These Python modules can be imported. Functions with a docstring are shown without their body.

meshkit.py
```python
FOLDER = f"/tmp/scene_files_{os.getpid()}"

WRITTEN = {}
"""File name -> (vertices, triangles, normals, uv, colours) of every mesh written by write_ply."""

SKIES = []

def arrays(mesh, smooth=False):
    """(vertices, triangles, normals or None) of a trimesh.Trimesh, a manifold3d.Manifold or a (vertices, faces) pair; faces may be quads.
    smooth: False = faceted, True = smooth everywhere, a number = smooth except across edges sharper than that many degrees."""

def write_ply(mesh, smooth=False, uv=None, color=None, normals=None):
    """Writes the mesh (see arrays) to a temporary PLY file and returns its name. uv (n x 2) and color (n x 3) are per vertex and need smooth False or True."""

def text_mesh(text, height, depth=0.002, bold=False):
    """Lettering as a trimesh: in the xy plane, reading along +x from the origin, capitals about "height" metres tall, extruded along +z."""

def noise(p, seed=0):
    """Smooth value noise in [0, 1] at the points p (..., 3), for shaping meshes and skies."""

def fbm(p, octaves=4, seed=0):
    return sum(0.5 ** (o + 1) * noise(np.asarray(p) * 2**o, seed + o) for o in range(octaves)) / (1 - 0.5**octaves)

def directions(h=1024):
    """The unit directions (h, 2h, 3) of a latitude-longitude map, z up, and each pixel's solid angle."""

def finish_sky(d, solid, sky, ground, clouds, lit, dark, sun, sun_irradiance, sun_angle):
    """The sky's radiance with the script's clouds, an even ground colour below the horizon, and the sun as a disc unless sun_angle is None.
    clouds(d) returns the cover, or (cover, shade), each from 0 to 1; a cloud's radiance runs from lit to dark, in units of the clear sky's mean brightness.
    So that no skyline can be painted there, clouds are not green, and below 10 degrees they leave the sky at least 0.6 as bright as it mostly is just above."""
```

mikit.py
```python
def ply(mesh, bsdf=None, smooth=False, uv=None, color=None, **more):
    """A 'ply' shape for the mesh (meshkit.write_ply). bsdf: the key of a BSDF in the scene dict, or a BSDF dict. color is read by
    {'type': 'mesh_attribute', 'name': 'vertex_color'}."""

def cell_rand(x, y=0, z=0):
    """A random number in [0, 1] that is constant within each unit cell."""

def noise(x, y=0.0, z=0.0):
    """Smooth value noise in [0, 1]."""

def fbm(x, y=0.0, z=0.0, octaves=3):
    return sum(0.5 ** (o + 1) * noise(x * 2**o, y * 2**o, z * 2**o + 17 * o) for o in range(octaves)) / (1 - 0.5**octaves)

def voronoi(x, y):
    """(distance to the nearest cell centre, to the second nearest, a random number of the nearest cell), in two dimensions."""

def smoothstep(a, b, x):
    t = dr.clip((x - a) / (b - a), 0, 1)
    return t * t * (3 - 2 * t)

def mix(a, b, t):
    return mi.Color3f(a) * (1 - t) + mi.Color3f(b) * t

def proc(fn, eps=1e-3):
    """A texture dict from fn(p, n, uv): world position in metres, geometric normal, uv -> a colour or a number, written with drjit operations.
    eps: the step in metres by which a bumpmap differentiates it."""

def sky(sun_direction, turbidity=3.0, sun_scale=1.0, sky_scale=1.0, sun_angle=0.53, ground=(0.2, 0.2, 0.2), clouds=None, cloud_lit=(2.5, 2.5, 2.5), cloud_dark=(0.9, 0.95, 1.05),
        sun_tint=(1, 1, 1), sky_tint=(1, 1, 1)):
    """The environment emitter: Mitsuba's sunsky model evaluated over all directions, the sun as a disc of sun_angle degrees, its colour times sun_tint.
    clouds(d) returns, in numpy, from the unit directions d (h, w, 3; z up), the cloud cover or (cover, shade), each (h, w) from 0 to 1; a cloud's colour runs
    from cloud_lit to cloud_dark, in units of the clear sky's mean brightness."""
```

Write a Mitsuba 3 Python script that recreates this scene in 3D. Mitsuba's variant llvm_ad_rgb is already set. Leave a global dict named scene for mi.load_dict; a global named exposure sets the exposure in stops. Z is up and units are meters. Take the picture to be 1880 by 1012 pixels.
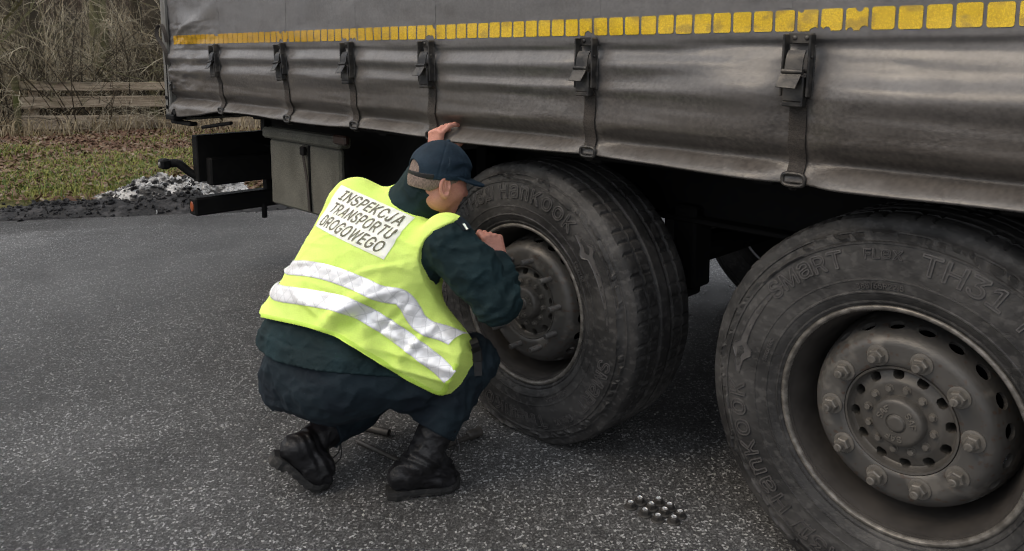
import math, random
import numpy as np, trimesh, mitsuba as mi, drjit as dr
import manifold3d as m3
from shapely.geometry import Polygon, Point, box as sbox
import mikit, meshkit
from mikit import proc, noise, fbm, voronoi, cell_rand, smoothstep, mix

T = mi.ScalarTransform4f
rng = np.random.default_rng(7)
random.seed(7)
scene, labels = {}, {}

# ------------------------------------------------------------------ camera, light, exposure
CAM = np.array([0.66, -1.93, 1.43]); YAW, PITCH = math.radians(45.68), math.radians(7.54)
FWD = np.array([-math.sin(YAW) * math.cos(PITCH), math.cos(YAW) * math.cos(PITCH), -math.sin(PITCH)])
scene['camera'] = {'type': 'perspective', 'fov': math.degrees(2 * math.atan(940 / 1433)), 'fov_axis': 'x',
                   'near_clip': 0.05, 'far_clip': 500.0,
                   'principal_point_offset_x': 0.0, 'principal_point_offset_y': -(288 - 506) / 1012,
                   'to_world': T().look_at(origin=CAM.tolist(), target=(CAM + FWD).tolist(), up=[0, 0, 1])}
scene['sky'] = mikit.sky([-0.35, -0.75, 0.9], turbidity=4, sun_scale=0.14, sun_angle=30,
                         clouds=lambda d: (np.ones(d.shape[:2]), 1 - np.clip(d[..., 2], 0, 1) ** .8),      # overcast: three times as bright overhead as at the horizon
                         cloud_lit=(2.05, 2.1, 2.2), cloud_dark=(0.62, 0.66, 0.72))
exposure = 2.85

# ------------------------------------------------------------------ helpers
def key_for(name):
    if name not in scene and name not in labels and not any(k.startswith(name + '__') for k in scene):
        return name
    i = 1
    while True:
        k = f'{name}_{i:03d}'
        if k not in scene and k not in labels and not any(q.startswith(k + '__') for q in scene):
            return k
        i += 1

_count = {}
def numbered(name):
    i = _count.get(name, 0); _count[name] = i + 1
    return name if i == 0 else f'{name}_{i:03d}'

def obj(name, mesh, bsdf, parent=None, smooth=False, to_world=None, label=None, category=None, group=None, kind=None, **kw):
    key = numbered((parent + '__' if parent else '') + name)
    d = mesh if isinstance(mesh, dict) else mikit.ply(mesh, bsdf, smooth=smooth, **kw)
    d = dict(d)
    if to_world is not None: d['to_world'] = to_world
    scene[key] = d
    tag(key, label, category, group, kind)
    return key

def tag(key, label=None, category=None, group=None, kind=None):
    e = {k: v for k, v in (('label', label), ('category', category), ('group', group), ('kind', kind)) if v}
    if e: labels.setdefault(key, {}).update(e)

def thing(name, label, category, group=None):
    key = numbered(name); tag(key, label, category, group); return key

def cat(ms): return trimesh.util.concatenate([m if isinstance(m, trimesh.Trimesh) else tm(m) for m in ms])
def tm(m):
    if hasattr(m, 'to_mesh'):
        q = m.to_mesh(); return trimesh.Trimesh(np.array(q.vert_properties[:, :3]), np.array(q.tri_verts), process=False)
    if isinstance(m, tuple):
        v, f = m; f = np.asarray(f)
        if f.shape[1] == 4: f = np.vstack([f[:, [0, 1, 2]], f[:, [0, 2, 3]]])
        return trimesh.Trimesh(v, f, process=False)
    return m
def mf(m):
    m = trimesh.Trimesh(m.vertices, m.faces, process=True)
    return m3.Manifold(m3.Mesh(np.array(m.vertices, np.float32), np.array(m.faces, np.uint32)))

def rbox(x0, x1, y0, y1, z0, z1, c=0.004):
    """box with chamfered edges"""
    c = min(c, abs(x1 - x0) / 3, abs(y1 - y0) / 3, abs(z1 - z0) / 3)
    pts = []
    for x in (0, 1):
        for y in (0, 1):
            for z in (0, 1):
                X, Y, Z = (x0, x1)[x], (y0, y1)[y], (z0, z1)[z]
                sx, sy, sz = 1 - 2 * x, 1 - 2 * y, 1 - 2 * z
                pts += [(X, Y + sy * c, Z + sz * c), (X + sx * c, Y, Z + sz * c), (X + sx * c, Y + sy * c, Z)]
    return trimesh.convex.convex_hull(np.array(pts))

def tube(pts, rad, n=8, cap=True):
    """swept round tube through points, radius per point"""
    P = np.asarray(pts, float); k = len(P); R = np.broadcast_to(np.asarray(rad, float), (k,))
    t = np.gradient(P, axis=0); t /= np.linalg.norm(t, axis=1, keepdims=True) + 1e-12
    a = np.cross(t[0], [0, 0, 1.0] if abs(t[0][2]) < .9 else [1.0, 0, 0]); a /= np.linalg.norm(a)
    V = []; ang = np.arange(n) * 2 * np.pi / n
    for i in range(k):
        a = a - t[i] * (a @ t[i]); a /= np.linalg.norm(a) + 1e-12; b = np.cross(t[i], a)
        V.append(P[i] + R[i] * (np.cos(ang)[:, None] * a + np.sin(ang)[:, None] * b))
    V = np.vstack(V); F = []
    for i in range(k - 1):
        for j in range(n):
            q = (j + 1) % n
            F += [(i * n + j, i * n + q, (i + 1) * n + q), (i * n + j, (i + 1) * n + q, (i + 1) * n + j)]
    if cap:
        V = np.vstack([V, P[0], P[-1]]); c0, c1 = k * n, k * n + 1
        for j in range(n):
            q = (j + 1) % n
            F += [(c0, q, j), (c1, (k - 1) * n + j, (k - 1) * n + q)]
    return trimesh.Trimesh(V, np.array(F), process=False)

def grid_faces(nu, nv, wrap=False):
    i, j = np.meshgrid(np.arange(nu if wrap else nu - 1), np.arange(nv - 1), indexing='ij')
    i2 = (i + 1) % nu
    a, b, c, d = i * nv + j, i2 * nv + j, i2 * nv + j + 1, i * nv + j + 1
    return np.stack([a, b, c, d], -1).reshape(-1, 4)

def ribbon(pts, side, width, thick, nrm=None):
    """flat strap along pts; side = width direction per strap, given thickness"""
    P = np.asarray(pts, float); t = np.gradient(P, axis=0); t /= np.linalg.norm(t, axis=1, keepdims=True)
    s = np.broadcast_to(np.asarray(side, float), P.shape); s = s - t * (s * t).sum(1, keepdims=True); s /= np.linalg.norm(s, axis=1, keepdims=True)
    n = np.cross(t, s); W, H = width / 2, thick / 2
    ring = [P + s * W * a + n * H * b for a, b in ((-1, -1), (1, -1), (1, 1), (-1, 1))]
    V = np.stack(ring, 1).reshape(-1, 3); k = len(P); F = []
    for i in range(k - 1):
        for j in range(4):
            q = (j + 1) % 4; F.append((i * 4 + j, i * 4 + q, i * 4 + 4 + q)); F.append((i * 4 + j, i * 4 + 4 + q, i * 4 + 4 + j))
    e = (k - 1) * 4
    F += [(0, 2, 1), (0, 3, 2), (e, e + 1, e + 2), (e, e + 2, e + 3)]
    m = trimesh.Trimesh(V, np.array(F), process=False); m.fix_normals(); return m

def spline(pts, n):
    """Catmull-Rom through pts, n samples"""
    P = np.asarray(pts, float); P = np.vstack([2 * P[0] - P[1], P, 2 * P[-1] - P[-2]])
    k = len(P) - 3; u = np.linspace(0, k - 1e-9, n); i = u.astype(int); t = (u - i)[:, None]
    a, b, c, d = P[i], P[i + 1], P[i + 2], P[i + 3]
    return .5 * (2 * b + (c - a) * t + (2 * a - 5 * b + 4 * c - d) * t**2 + (3 * b - a - 3 * c + d) * t**3)

# ------------------------------------------------------------------ materials
def pr_(base, rough=.6, metallic=0., spec=.5, **k):
    return {'type': 'principled', 'base_color': base if isinstance(base, dict) else {'type': 'rgb', 'value': list(base)},
            'roughness': rough if isinstance(rough, dict) else float(rough), 'metallic': float(metallic), 'specular': float(spec), **k}
def two(b): return {'type': 'twosided', 'bsdf': b}
def bump(b, fn, scale=1.0, eps=1e-3): return {'type': 'bumpmap', 'tex': proc(fn, eps), 'scale': scale, 'bsdf': b}
def mat(name, b): scene[name] = b; return name

def asphalt_col(p, n, uv):
    x, y = p.x, p.y
    d1, d2, r = voronoi(x * 132 + fbm(x * 30, y * 30) * 1.2, y * 132 + fbm(x * 31 + 7, y * 29) * 1.2)
    e1, e2, q = voronoi(x * 210 + 3.1, y * 210 + 1.7)
    stone = smoothstep(.02, .22, d2 - d1)
    big = fbm(x * .9 + 3, y * .9, 0, 4)
    mid = fbm(x * 5, y * 5, 3, 3)
    tone = .028 + .06 * q * q
    light = smoothstep(.60, .86, r) * stone * (.45 + .55 * smoothstep(.2, .7, mid + .3 * (r - .5)))
    pale = smoothstep(.85, .99, r) * stone
    c = mi.Float(tone) + light * .085 + pale * .20
    c = c * (.42 + 1.15 * big) * (.8 + .4 * fbm(x * 17, y * 17, 9, 2))
    edge = smoothstep(-1.5, .4, (x + 6.9) * -.856 + (y - .2) * .516 + 0.35 * (fbm(x * 1.3, y * 1.3, 5) - .5) * 2)
    streak = fbm(((x + 6.9) * .516 + (y - .2) * .856) * .5, ((x + 6.9) * -.856 + (y - .2) * .516) * 4, 2, 4)
    soot = edge * smoothstep(.30, .62, streak)
    c = c * (1 - .88 * soot)
    dust = smoothstep(.55, .75, fbm(x * 2.1, y * 2.1, 6, 4)) * smoothstep(-3., -1., (x + 6.9) * -.856 + (y - .2) * .516) * .35
    oil = smoothstep(.57, .70, fbm(x * 1.4 + 5, y * 1.4 + 2, 1, 3)) * .35
    c = c * (1 - oil)
    return mi.Color3f(c + dust * .05, c * .995 + dust * .05, c * 1.0 + dust * .05)
def asphalt_h(p, n, uv):
    d1, d2, r = voronoi(p.x * 132 + fbm(p.x * 30, p.y * 30) * 1.2, p.y * 132 + fbm(p.x * 31 + 7, p.y * 29) * 1.2)
    return smoothstep(0, .35, d2 - d1) * (.5 + .5 * r) * .0025 + fbm(p.x * 14, p.y * 14) * .004
def asphalt_r(p, n, uv):
    return .27 + .36 * fbm(p.x * 2.2, p.y * 2.2, 1, 3) + .35 * smoothstep(-1.2, .2, (p.x + 6.9) * -.856 + (p.y - .2) * .516)
mat('asphalt_mat', two(bump(pr_(proc(asphalt_col), proc(asphalt_r), spec=.45), asphalt_h, 1.0, 8e-4)))

def mix_f(a, b, t): return a * (1 - t) + b * t
def tarp_col(p, n, uv):
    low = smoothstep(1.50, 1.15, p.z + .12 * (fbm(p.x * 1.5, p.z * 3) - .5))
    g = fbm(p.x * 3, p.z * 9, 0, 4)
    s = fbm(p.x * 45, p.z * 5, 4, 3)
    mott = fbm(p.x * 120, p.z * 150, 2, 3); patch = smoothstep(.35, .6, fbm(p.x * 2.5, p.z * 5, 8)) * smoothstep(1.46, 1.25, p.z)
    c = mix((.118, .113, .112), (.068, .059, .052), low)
    k = (.8 + .4 * g) * (.93 + .14 * s) * mix_f(.85 + .3 * mott, .6 + .8 * mott, patch)
    pale = smoothstep(.62, .78, fbm(p.x * 6, p.z * 14, 9, 4)) * .018
    hem = smoothstep(1.155, 1.12, p.z) * .06 * fbm(p.x * 20, p.z * 40, 1)
    return mi.Color3f(c * k) + mi.Color3f(pale + hem)
def tarp_h(p, n, uv):
    low = smoothstep(1.46, 1.2, p.z)
    leather = fbm(p.x * 150, p.z * 190, 3, 3) * .0011 * (.15 + low * smoothstep(.35, .6, fbm(p.x * 2.5, p.z * 5, 8)))
    return leather + fbm(p.x * 14, p.z * 18, 1, 3) * .0025
def tarp_r(p, n, uv):
    return .27 + .18 * fbm(p.x * 8, p.z * 10, 5, 3) + .05 * smoothstep(1.4, 1.15, p.z)
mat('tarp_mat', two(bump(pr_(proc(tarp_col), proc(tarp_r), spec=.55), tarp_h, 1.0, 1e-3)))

def tape_col(p, n, uv):
    d1, d2, r = voronoi(p.x * 330, p.z * 330)
    hx = smoothstep(.0, .25, d2 - d1)
    wear = smoothstep(.55, .75, fbm(p.x * 18, p.z * 22, 2, 4))
    pan = cell_rand(dr.floor(p.x / .0605))
    c = mix((.48, .29, .006), (.86, .60, .014), hx * (.35 + .65 * r) * (.75 + .35 * pan))
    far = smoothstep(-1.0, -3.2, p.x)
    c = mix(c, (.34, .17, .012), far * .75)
    return mi.Color3f(mix(c, (.22, .14, .04), wear * .5))
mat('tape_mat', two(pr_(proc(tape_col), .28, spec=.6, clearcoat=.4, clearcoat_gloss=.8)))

def dark_metal_col(p, n, uv):
    g = fbm(p.x * 30, p.y * 30, p.z * 30, 4)
    return mi.Color3f(mix((.022, .021, .021), (.075, .068, .06), smoothstep(.4, .75, g)))
mat('buckle_mat', two(pr_(proc(dark_metal_col), .42, metallic=.35, spec=.5)))
def webbing_col(p, n, uv):
    g = fbm(p.x * 25, p.y * 25, p.z * 12, 3); w = noise(p.x * 400, 0, p.z * 500)
    return mi.Color3f(mix((.022, .02, .018), (.065, .055, .048), g) * (.6 + .8 * w))
mat('webbing_mat', two(pr_(proc(webbing_col), .75, spec=.25)))
def black_col(p, n, uv):
    g = fbm(p.x * 9, p.y * 9, p.z * 9, 4)
    return mi.Color3f(mix((.0035, .0035, .004), (.011, .0105, .010), g))
mat('chassis_mat', two(pr_(proc(black_col), .65, spec=.15)))
def box_col(p, n, uv):
    g = fbm(p.x * 12, p.y * 12, p.z * 6, 4); s = noise(p.x * 240, p.y * 240, p.z * 240)
    return mi.Color3f(mix((.065, .063, .052), (.145, .14, .118), g) * (.7 + .6 * s))
mat('toolbox_mat', two(bump(pr_(proc(box_col), .8, spec=.2), lambda p, n, uv: noise(p.x * 220, p.y * 220, p.z * 220) * .0008, 1.0)))
def post_col(p, n, uv):
    g = fbm(p.x * 20, p.y * 20, p.z * 7, 4)
    return mi.Color3f(mix((.10, .095, .085), (.22, .215, .20), g))
mat('post_mat', two(pr_(proc(post_col), .5, metallic=.2)))
mat('marker_mat', two(pr_((.022, .010, .007), .35, spec=.5)))
mat('reflector_mat', two(pr_((.28, .06, .014), .2, spec=.6)))

def tyre_col(p, n, uv):
    g = fbm(p.x * 7, p.y * 7, p.z * 7, 4); h = fbm(p.x * 60, p.y * 60, p.z * 60, 3)
    dust = smoothstep(.38, .7, g) * .6 + smoothstep(.5, .75, h) * .4
    return mi.Color3f(mix((.019, .0185, .0185), (.076, .073, .071), dust))
def tyre_h(p, n, uv):
    d1, d2, r = voronoi(p.x * 38 + p.y * 11 + fbm(p.x * 40, p.z * 40) * 1.5, p.z * 38 + p.y * 17)
    return fbm(p.x * 90, p.y * 90, p.z * 90, 3) * .0016 - smoothstep(.08, .0, d2 - d1) * .0006
mat('letter_mat', two(pr_(proc(lambda p, n, uv: mi.Color3f(mix((.038, .036, .037), (.10, .095, .092), fbm(p.x * 50, p.y * 50, p.z * 50, 3)))), .42, spec=.5)))  # paler than the tyre: scuffed, with the letters' lit edges put into the colour
mat('tyre_mat', two(bump(pr_(proc(tyre_col), .58, spec=.4), tyre_h, 1.0)))
def rim_col(p, n, uv):
    g = fbm(p.x * 11, p.y * 11, p.z * 11, 4); h = fbm(p.x * 70, p.y * 70, p.z * 70, 3)
    c = mix((.048, .046, .044), (.104, .099, .093), g)
    rust = smoothstep(.6, .75, h) * .5
    pale = smoothstep(.56, .74, fbm(p.x * 16 + 4, p.y * 16, p.z * 16, 4))
    return mi.Color3f(mix(mix(c, (.07, .036, .02), rust), (.20, .185, .165), pale * .5))
mat('rim_mat', two(bump(pr_(proc(rim_col), .46, metallic=.25, spec=.5), lambda p, n, uv: fbm(p.x * 120, p.y * 120, p.z * 120, 3) * .0009, 1.0)))
mat('barrel_mat', two(bump(pr_(proc(lambda p, n, uv: mi.Color3f(mix((.022, .020, .019), (.060, .054, .049), fbm(p.x * 14, p.y * 14, p.z * 14, 4)))), .6, spec=.3), lambda p, n, uv: fbm(p.x * 90, p.y * 90, p.z * 90, 3) * .0012, 1.0)))  # darker than the disc: brake dust, plus the barrel's inner shade put into the colour
mat('steel_nut_mat', two(pr_(proc(lambda p, n, uv: mi.Color3f(mix((.075, .068, .06), (.20, .185, .165), fbm(p.x * 70, p.y * 70, p.z * 70, 3)))), .42, metallic=.35, spec=.5)))
def lip_col(p, n, uv):
    h = fbm(p.x * 50, p.y * 50, p.z * 50, 4)
    return mi.Color3f(mix((.10, .092, .082), (.23, .215, .195), smoothstep(.3, .8, h)))
mat('rim_lip_mat', two(bump(pr_(proc(lip_col), .42, metallic=.4), lambda p, n, uv: fbm(p.x * 60, p.y * 60, p.z * 60, 3) * .0014, 1.0)))
def hub_col(p, n, uv):
    g = fbm(p.x * 22, p.y * 22, p.z * 22, 4)
    return mi.Color3f(mix((.05, .046, .042), (.115, .107, .097), g))
mat('hub_mat', two(pr_(proc(hub_col), .48, metallic=.3)))

# ------------------------------------------------------------------ wheels (local frame: a wheel seen from outside, x right, z up, -y towards the viewer)
def revolve(profile, n=180, closed=True):
    """profile of (r, w): w = distance outwards; x = r cos, z = r sin, y = -w"""
    P = np.asarray(profile, float); a = np.arange(n) * 2 * np.pi / n
    V = np.stack([np.cos(a)[:, None] * P[:, 0], np.broadcast_to(-P[:, 1], (n, len(P))), np.sin(a)[:, None] * P[:, 0]], -1).reshape(-1, 3)
    if closed:
        k = len(P); i, j = np.meshgrid(np.arange(n), np.arange(k), indexing='ij'); i2, j2 = (i + 1) % n, (j + 1) % k
        F = np.stack([i * k + j, i2 * k + j, i2 * k + j2, i * k + j2], -1).reshape(-1, 4)
    else:
        F = grid_faces(n, len(P), True)
    m = tm((V, F))
    if closed:
        m.merge_vertices(); m.update_faces(m.nondegenerate_faces()); m.fix_normals()
    return m

def dense(profile, n):
    P = np.asarray(profile, float); s = np.r_[0, np.cumsum(np.linalg.norm(np.diff(P, axis=0), axis=1))]
    u = np.linspace(0, s[-1], n)
    return np.c_[np.interp(u, s, P[:, 0]), np.interp(u, s, P[:, 1])]

TR, WC, ZC = 0.535, 0.235, 0.50       # tyre radius, wheel centre behind the tarp plane, axle height
def sidewall(r):
    return np.interp(r, [.296, .305, .318, .345, .40, .45, .49, .512, .526], [.152, .164, .175, .186, .190, .184, .172, .163, .150])

def make_tyre(rot, full=True):
    pro = [(.290, .13), (.292, .150), (.300, .158), (.303, .163), (.3115, .169), (.313, .1725), (.3165, .173), (.318, .171), (.330, .180), (.338, .183), (.3395, .1855), (.343, .186), (.345, .184),
           (.372, .189), (.373, .1905), (.376, .1905), (.377, .189), (.40, .190), (.43, .1875), (.45, .184), (.463, .181), (.464, .1835), (.469, .183), (.471, .178), (.49, .172), (.4915, .175), (.496, .174), (.499, .168), (.509, .164), (.518, .158), (.526, .149), (.5315, .137), (.533, .128)]
    tread = []
    grooves = [.092, .035, -.035, -.092]
    for g in grooves:
        tread += [(TR - .001, g + .008), (TR - .015, g + .0045), (TR - .015, g - .0045), (TR - .001, g - .008)]
    back = [(.533, -.128), (.526, -.149), (.50, -.168), (.45, -.184), (.40, -.19), (.33, -.18), (.30, -.158), (.29, -.13)]
    P = np.array(pro + [(TR - .001, .112)] + tread + [(TR - .001, -.112)] + back)
    fine = [P[0]]
    for a, b in zip(P[:-1], P[1:]):
        k = max(1, int(np.linalg.norm(b - a) / .008)) if full else 1
        for q in range(1, k + 1): fine.append(a + (b - a) * q / k)
    P = np.array(fine); n = 400 if full else 72
    m = revolve(P, n, closed=False); V = m.vertices.reshape(n, len(P), 3).copy()
    R, W = P[:, 0][None], P[:, 1][None]; ang = (np.arange(n) * 2 * np.pi / n)[:, None]
    if full:
        q = np.stack([np.cos(ang - rot) * R * 9, np.sin(ang - rot) * R * 9, W * 9 + 0 * ang], -1)
        rag = meshkit.fbm(q * 2.6, 4, 3) - .5
        # ragged torn skin lines around the shoulder: two wavering steps
        edge = .482 + .028 * (meshkit.noise(np.stack([np.cos(ang - rot) * 6, np.sin(ang - rot) * 6, 0 * ang], -1), 5) - .5) + .020 * (meshkit.fbm(np.stack([np.cos(ang - rot) * 22, np.sin(ang - rot) * 22, 0 * ang], -1), 3, 6) - .5)
        step = np.clip((R - edge) / .006, 0, 1) * np.clip((.524 - R) / .01, 0, 1) * (W > 0)
        ridge = np.exp(-((R - edge) / .004) ** 2) * (W > 0)
        dw = rag * .006 * (R > .31) * (R < .53) * np.sign(W) + .0075 * ridge - .0055 * step
        V[..., 1] -= dw
        # sipes and worn blocks across the outer rib
        sip = (np.abs(((ang - rot) * 85 / (2 * np.pi) + .15 * np.sign(W)) % 1 - .5) < .07) * (R > .528) * (np.abs(W) > .03)
        V[..., 0] *= 1 - .010 * sip; V[..., 2] *= 1 - .010 * sip
        wear = (meshkit.fbm(q * 4, 3, 9) - .5) * .006 * (R > .51)
        V[..., 0] += np.cos(ang) * wear; V[..., 2] += np.sin(ang) * wear
    V = V.reshape(-1, 3)
    # contact patch
    low = V[:, 2] < -ZC
    sag = np.clip((-V[:, 2] - (ZC - .13)) / .13, 0, 1) ** 2
    V[:, 1] += np.sign(V[:, 1]) * .014 * sag * (np.abs(V[:, 1]) > .14)
    V[low, 2] = -ZC + .0005 - .0
    m = trimesh.Trimesh(V, m.faces, process=False); m.fix_normals()
    return m

def arc_text(text, height, radius, mid, width=1.0, gap=.12, depth=.006, wfn=sidewall, lift=.0018, bold=False, outline=False, unicase=False):
    """raised lettering on a ring, tops outwards, read clockwise, centred on the angle mid (radians)"""
    glyphs = []; x = 0.
    for ch in text:
        if ch == ' ': x += height * .45; continue
        g = meshkit.text_mesh(ch, height, depth, bold)
        if unicase and ch in 'aneox': g.vertices[:, :2] *= height / (g.bounds[1][1] - g.bounds[0][1]); g.vertices[:, 1] -= g.bounds[0][1]
        if outline:
            pg = trimesh.path.polygons.projected(g, normal=[0, 0, 1]); off = np.array([0, 0]); t = height * .06; pg = pg.buffer(height * .005)
            rim_ = pg.difference(pg.buffer(-t))
            src_ = rim_ if outline == 'rim' else pg
            g = cat([trimesh.creation.extrude_polygon(q_, depth if outline == 'rim' else depth - lift * .5, engine='earcut') for q_ in getattr(src_, 'geoms', [src_])])
        lo, hi = g.bounds[0][0], g.bounds[1][0]
        glyphs.append((g, x - lo * width)); x += (hi - lo) * width + gap * height
    out = []
    for g, dx in glyphs:
        for _ in range(2):
            if g.edges_unique_length.max() > height * .3: g = trimesh.Trimesh(*trimesh.remesh.subdivide_to_size(g.vertices, g.faces, height * .3)[:2], process=False)
        v = g.vertices.copy(); v[:, 0] = v[:, 0] * width + dx - x / 2
        r = radius + v[:, 1] - height / 2; a = mid - v[:, 0] / radius
        w = wfn(r) + v[:, 2] - depth + lift
        out.append(trimesh.Trimesh(np.c_[r * np.cos(a), -w, r * np.sin(a)], g.faces, process=False))
    m = cat(out); return m

def dagger(ta, hw, mid):
    V = []; F = []; k = 6
    for i, (a, h) in enumerate(zip(ta, hw)):
        for r_, dw in ((-1.12, -.004), (-1.08, .004), (-.9, .0015), (.7, .0015), (.85, .004), (.9, -.004)):
            r = .430 + r_ * h; w = sidewall(r) + dw; V.append((r * math.cos(a + mid), -w, r * math.sin(a + mid)))
    for i in range(len(ta) - 1):
        for j in range(k - 1): F.append((i * k + j, i * k + j + 1, i * k + k + j + 1, i * k + k + j))
    m = tm((np.array(V), np.array(F))); return m
def hexprism(r, h, n=6, ch=.15):
    pts = []
    for k in range(n):
        a = k * 2 * np.pi / n
        pts += [(r * np.cos(a), 0, r * np.sin(a)), (r * np.cos(a), -h * (1 - ch), r * np.sin(a)), (r * (1 - ch) * np.cos(a), -h, r * (1 - ch) * np.sin(a))]
    return trimesh.convex.convex_hull(np.array(pts))

def cyl_y(r, y0, y1, n=24, ch=.0):
    P = [(0, -y1), (r - ch, -y1), (r, -y1 + 0), (r, -y0 - ch), (r - ch, -y0), (0, -y0)] if False else None
    c = trimesh.creation.cylinder(r, abs(y1 - y0), sections=n); c.apply_transform(trimesh.transformations.rotation_matrix(np.pi / 2, [1, 0, 0])); c.apply_translation([0, (y0 + y1) / 2, 0])
    return c

def build_rim():
    pr = dense([(.287, .150), (.290, .160), (.289, .150), (.284, .138), (.277, .11), (.271, .07), (.262, .02), (.256, -.03), (.255, -.10), (.262, -.14), (.285, -.152), (.297, -.16), (.297, -.152), (.288, -.145), (.272, -.135), (.268, -.10), (.268, -.03), (.275, .02), (.284, .07), (.290, .11), (.2905, .14)], 60)
    barrel = revolve(pr, 200)
    lip = revolve(dense([(.289, .150), (.290, .163), (.2945, .1695), (.3005, .170), (.305, .166), (.306, .160), (.303, .159), (.299, .163), (.2945, .1625), (.2925, .158), (.2925, .15)], 26), 240)
    pd = dense([(.141, .094), (.146, .098), (.198, .098), (.203, .0965), (.212, .0905), (.222, .079), (.231, .061), (.238, .040), (.245, .012), (.256, -.055), (.247, -.055), (.235, .010), (.228, .036), (.220, .055), (.212, .068), (.204, .078), (.195, .084), (.15, .084), (.141, .086)], 60)
    disc = mf(revolve(pd, 240))
    cut = []
    for k in range(20):
        a = (k + .5) * 2 * np.pi / 20
        c = trimesh.creation.cylinder(.0185, .07, sections=24); c.apply_scale([1, 1.0, 1]); c.vertices[:, 1] *= 1.12
        d = np.array([.93, .36]); d /= np.linalg.norm(d)        # outward (r, w)
        zax = np.array([d[0], -d[1], 0]); yax = np.array([0, 0, 1.]); xax = np.cross(yax, zax)
        M = np.eye(4); M[:3, 0], M[:3, 1], M[:3, 2] = xax, yax, zax; M[:3, 3] = [.234, -.046, 0]
        c.apply_transform(M)
        Ry = trimesh.transformations.rotation_matrix(-a, [0, 1, 0]); c.apply_transform(Ry)
        cut.append(mf(c))
    disc = disc - m3.Manifold.batch_boolean(cut, m3.OpType.Add)
    return barrel, lip, tm(disc)

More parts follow.
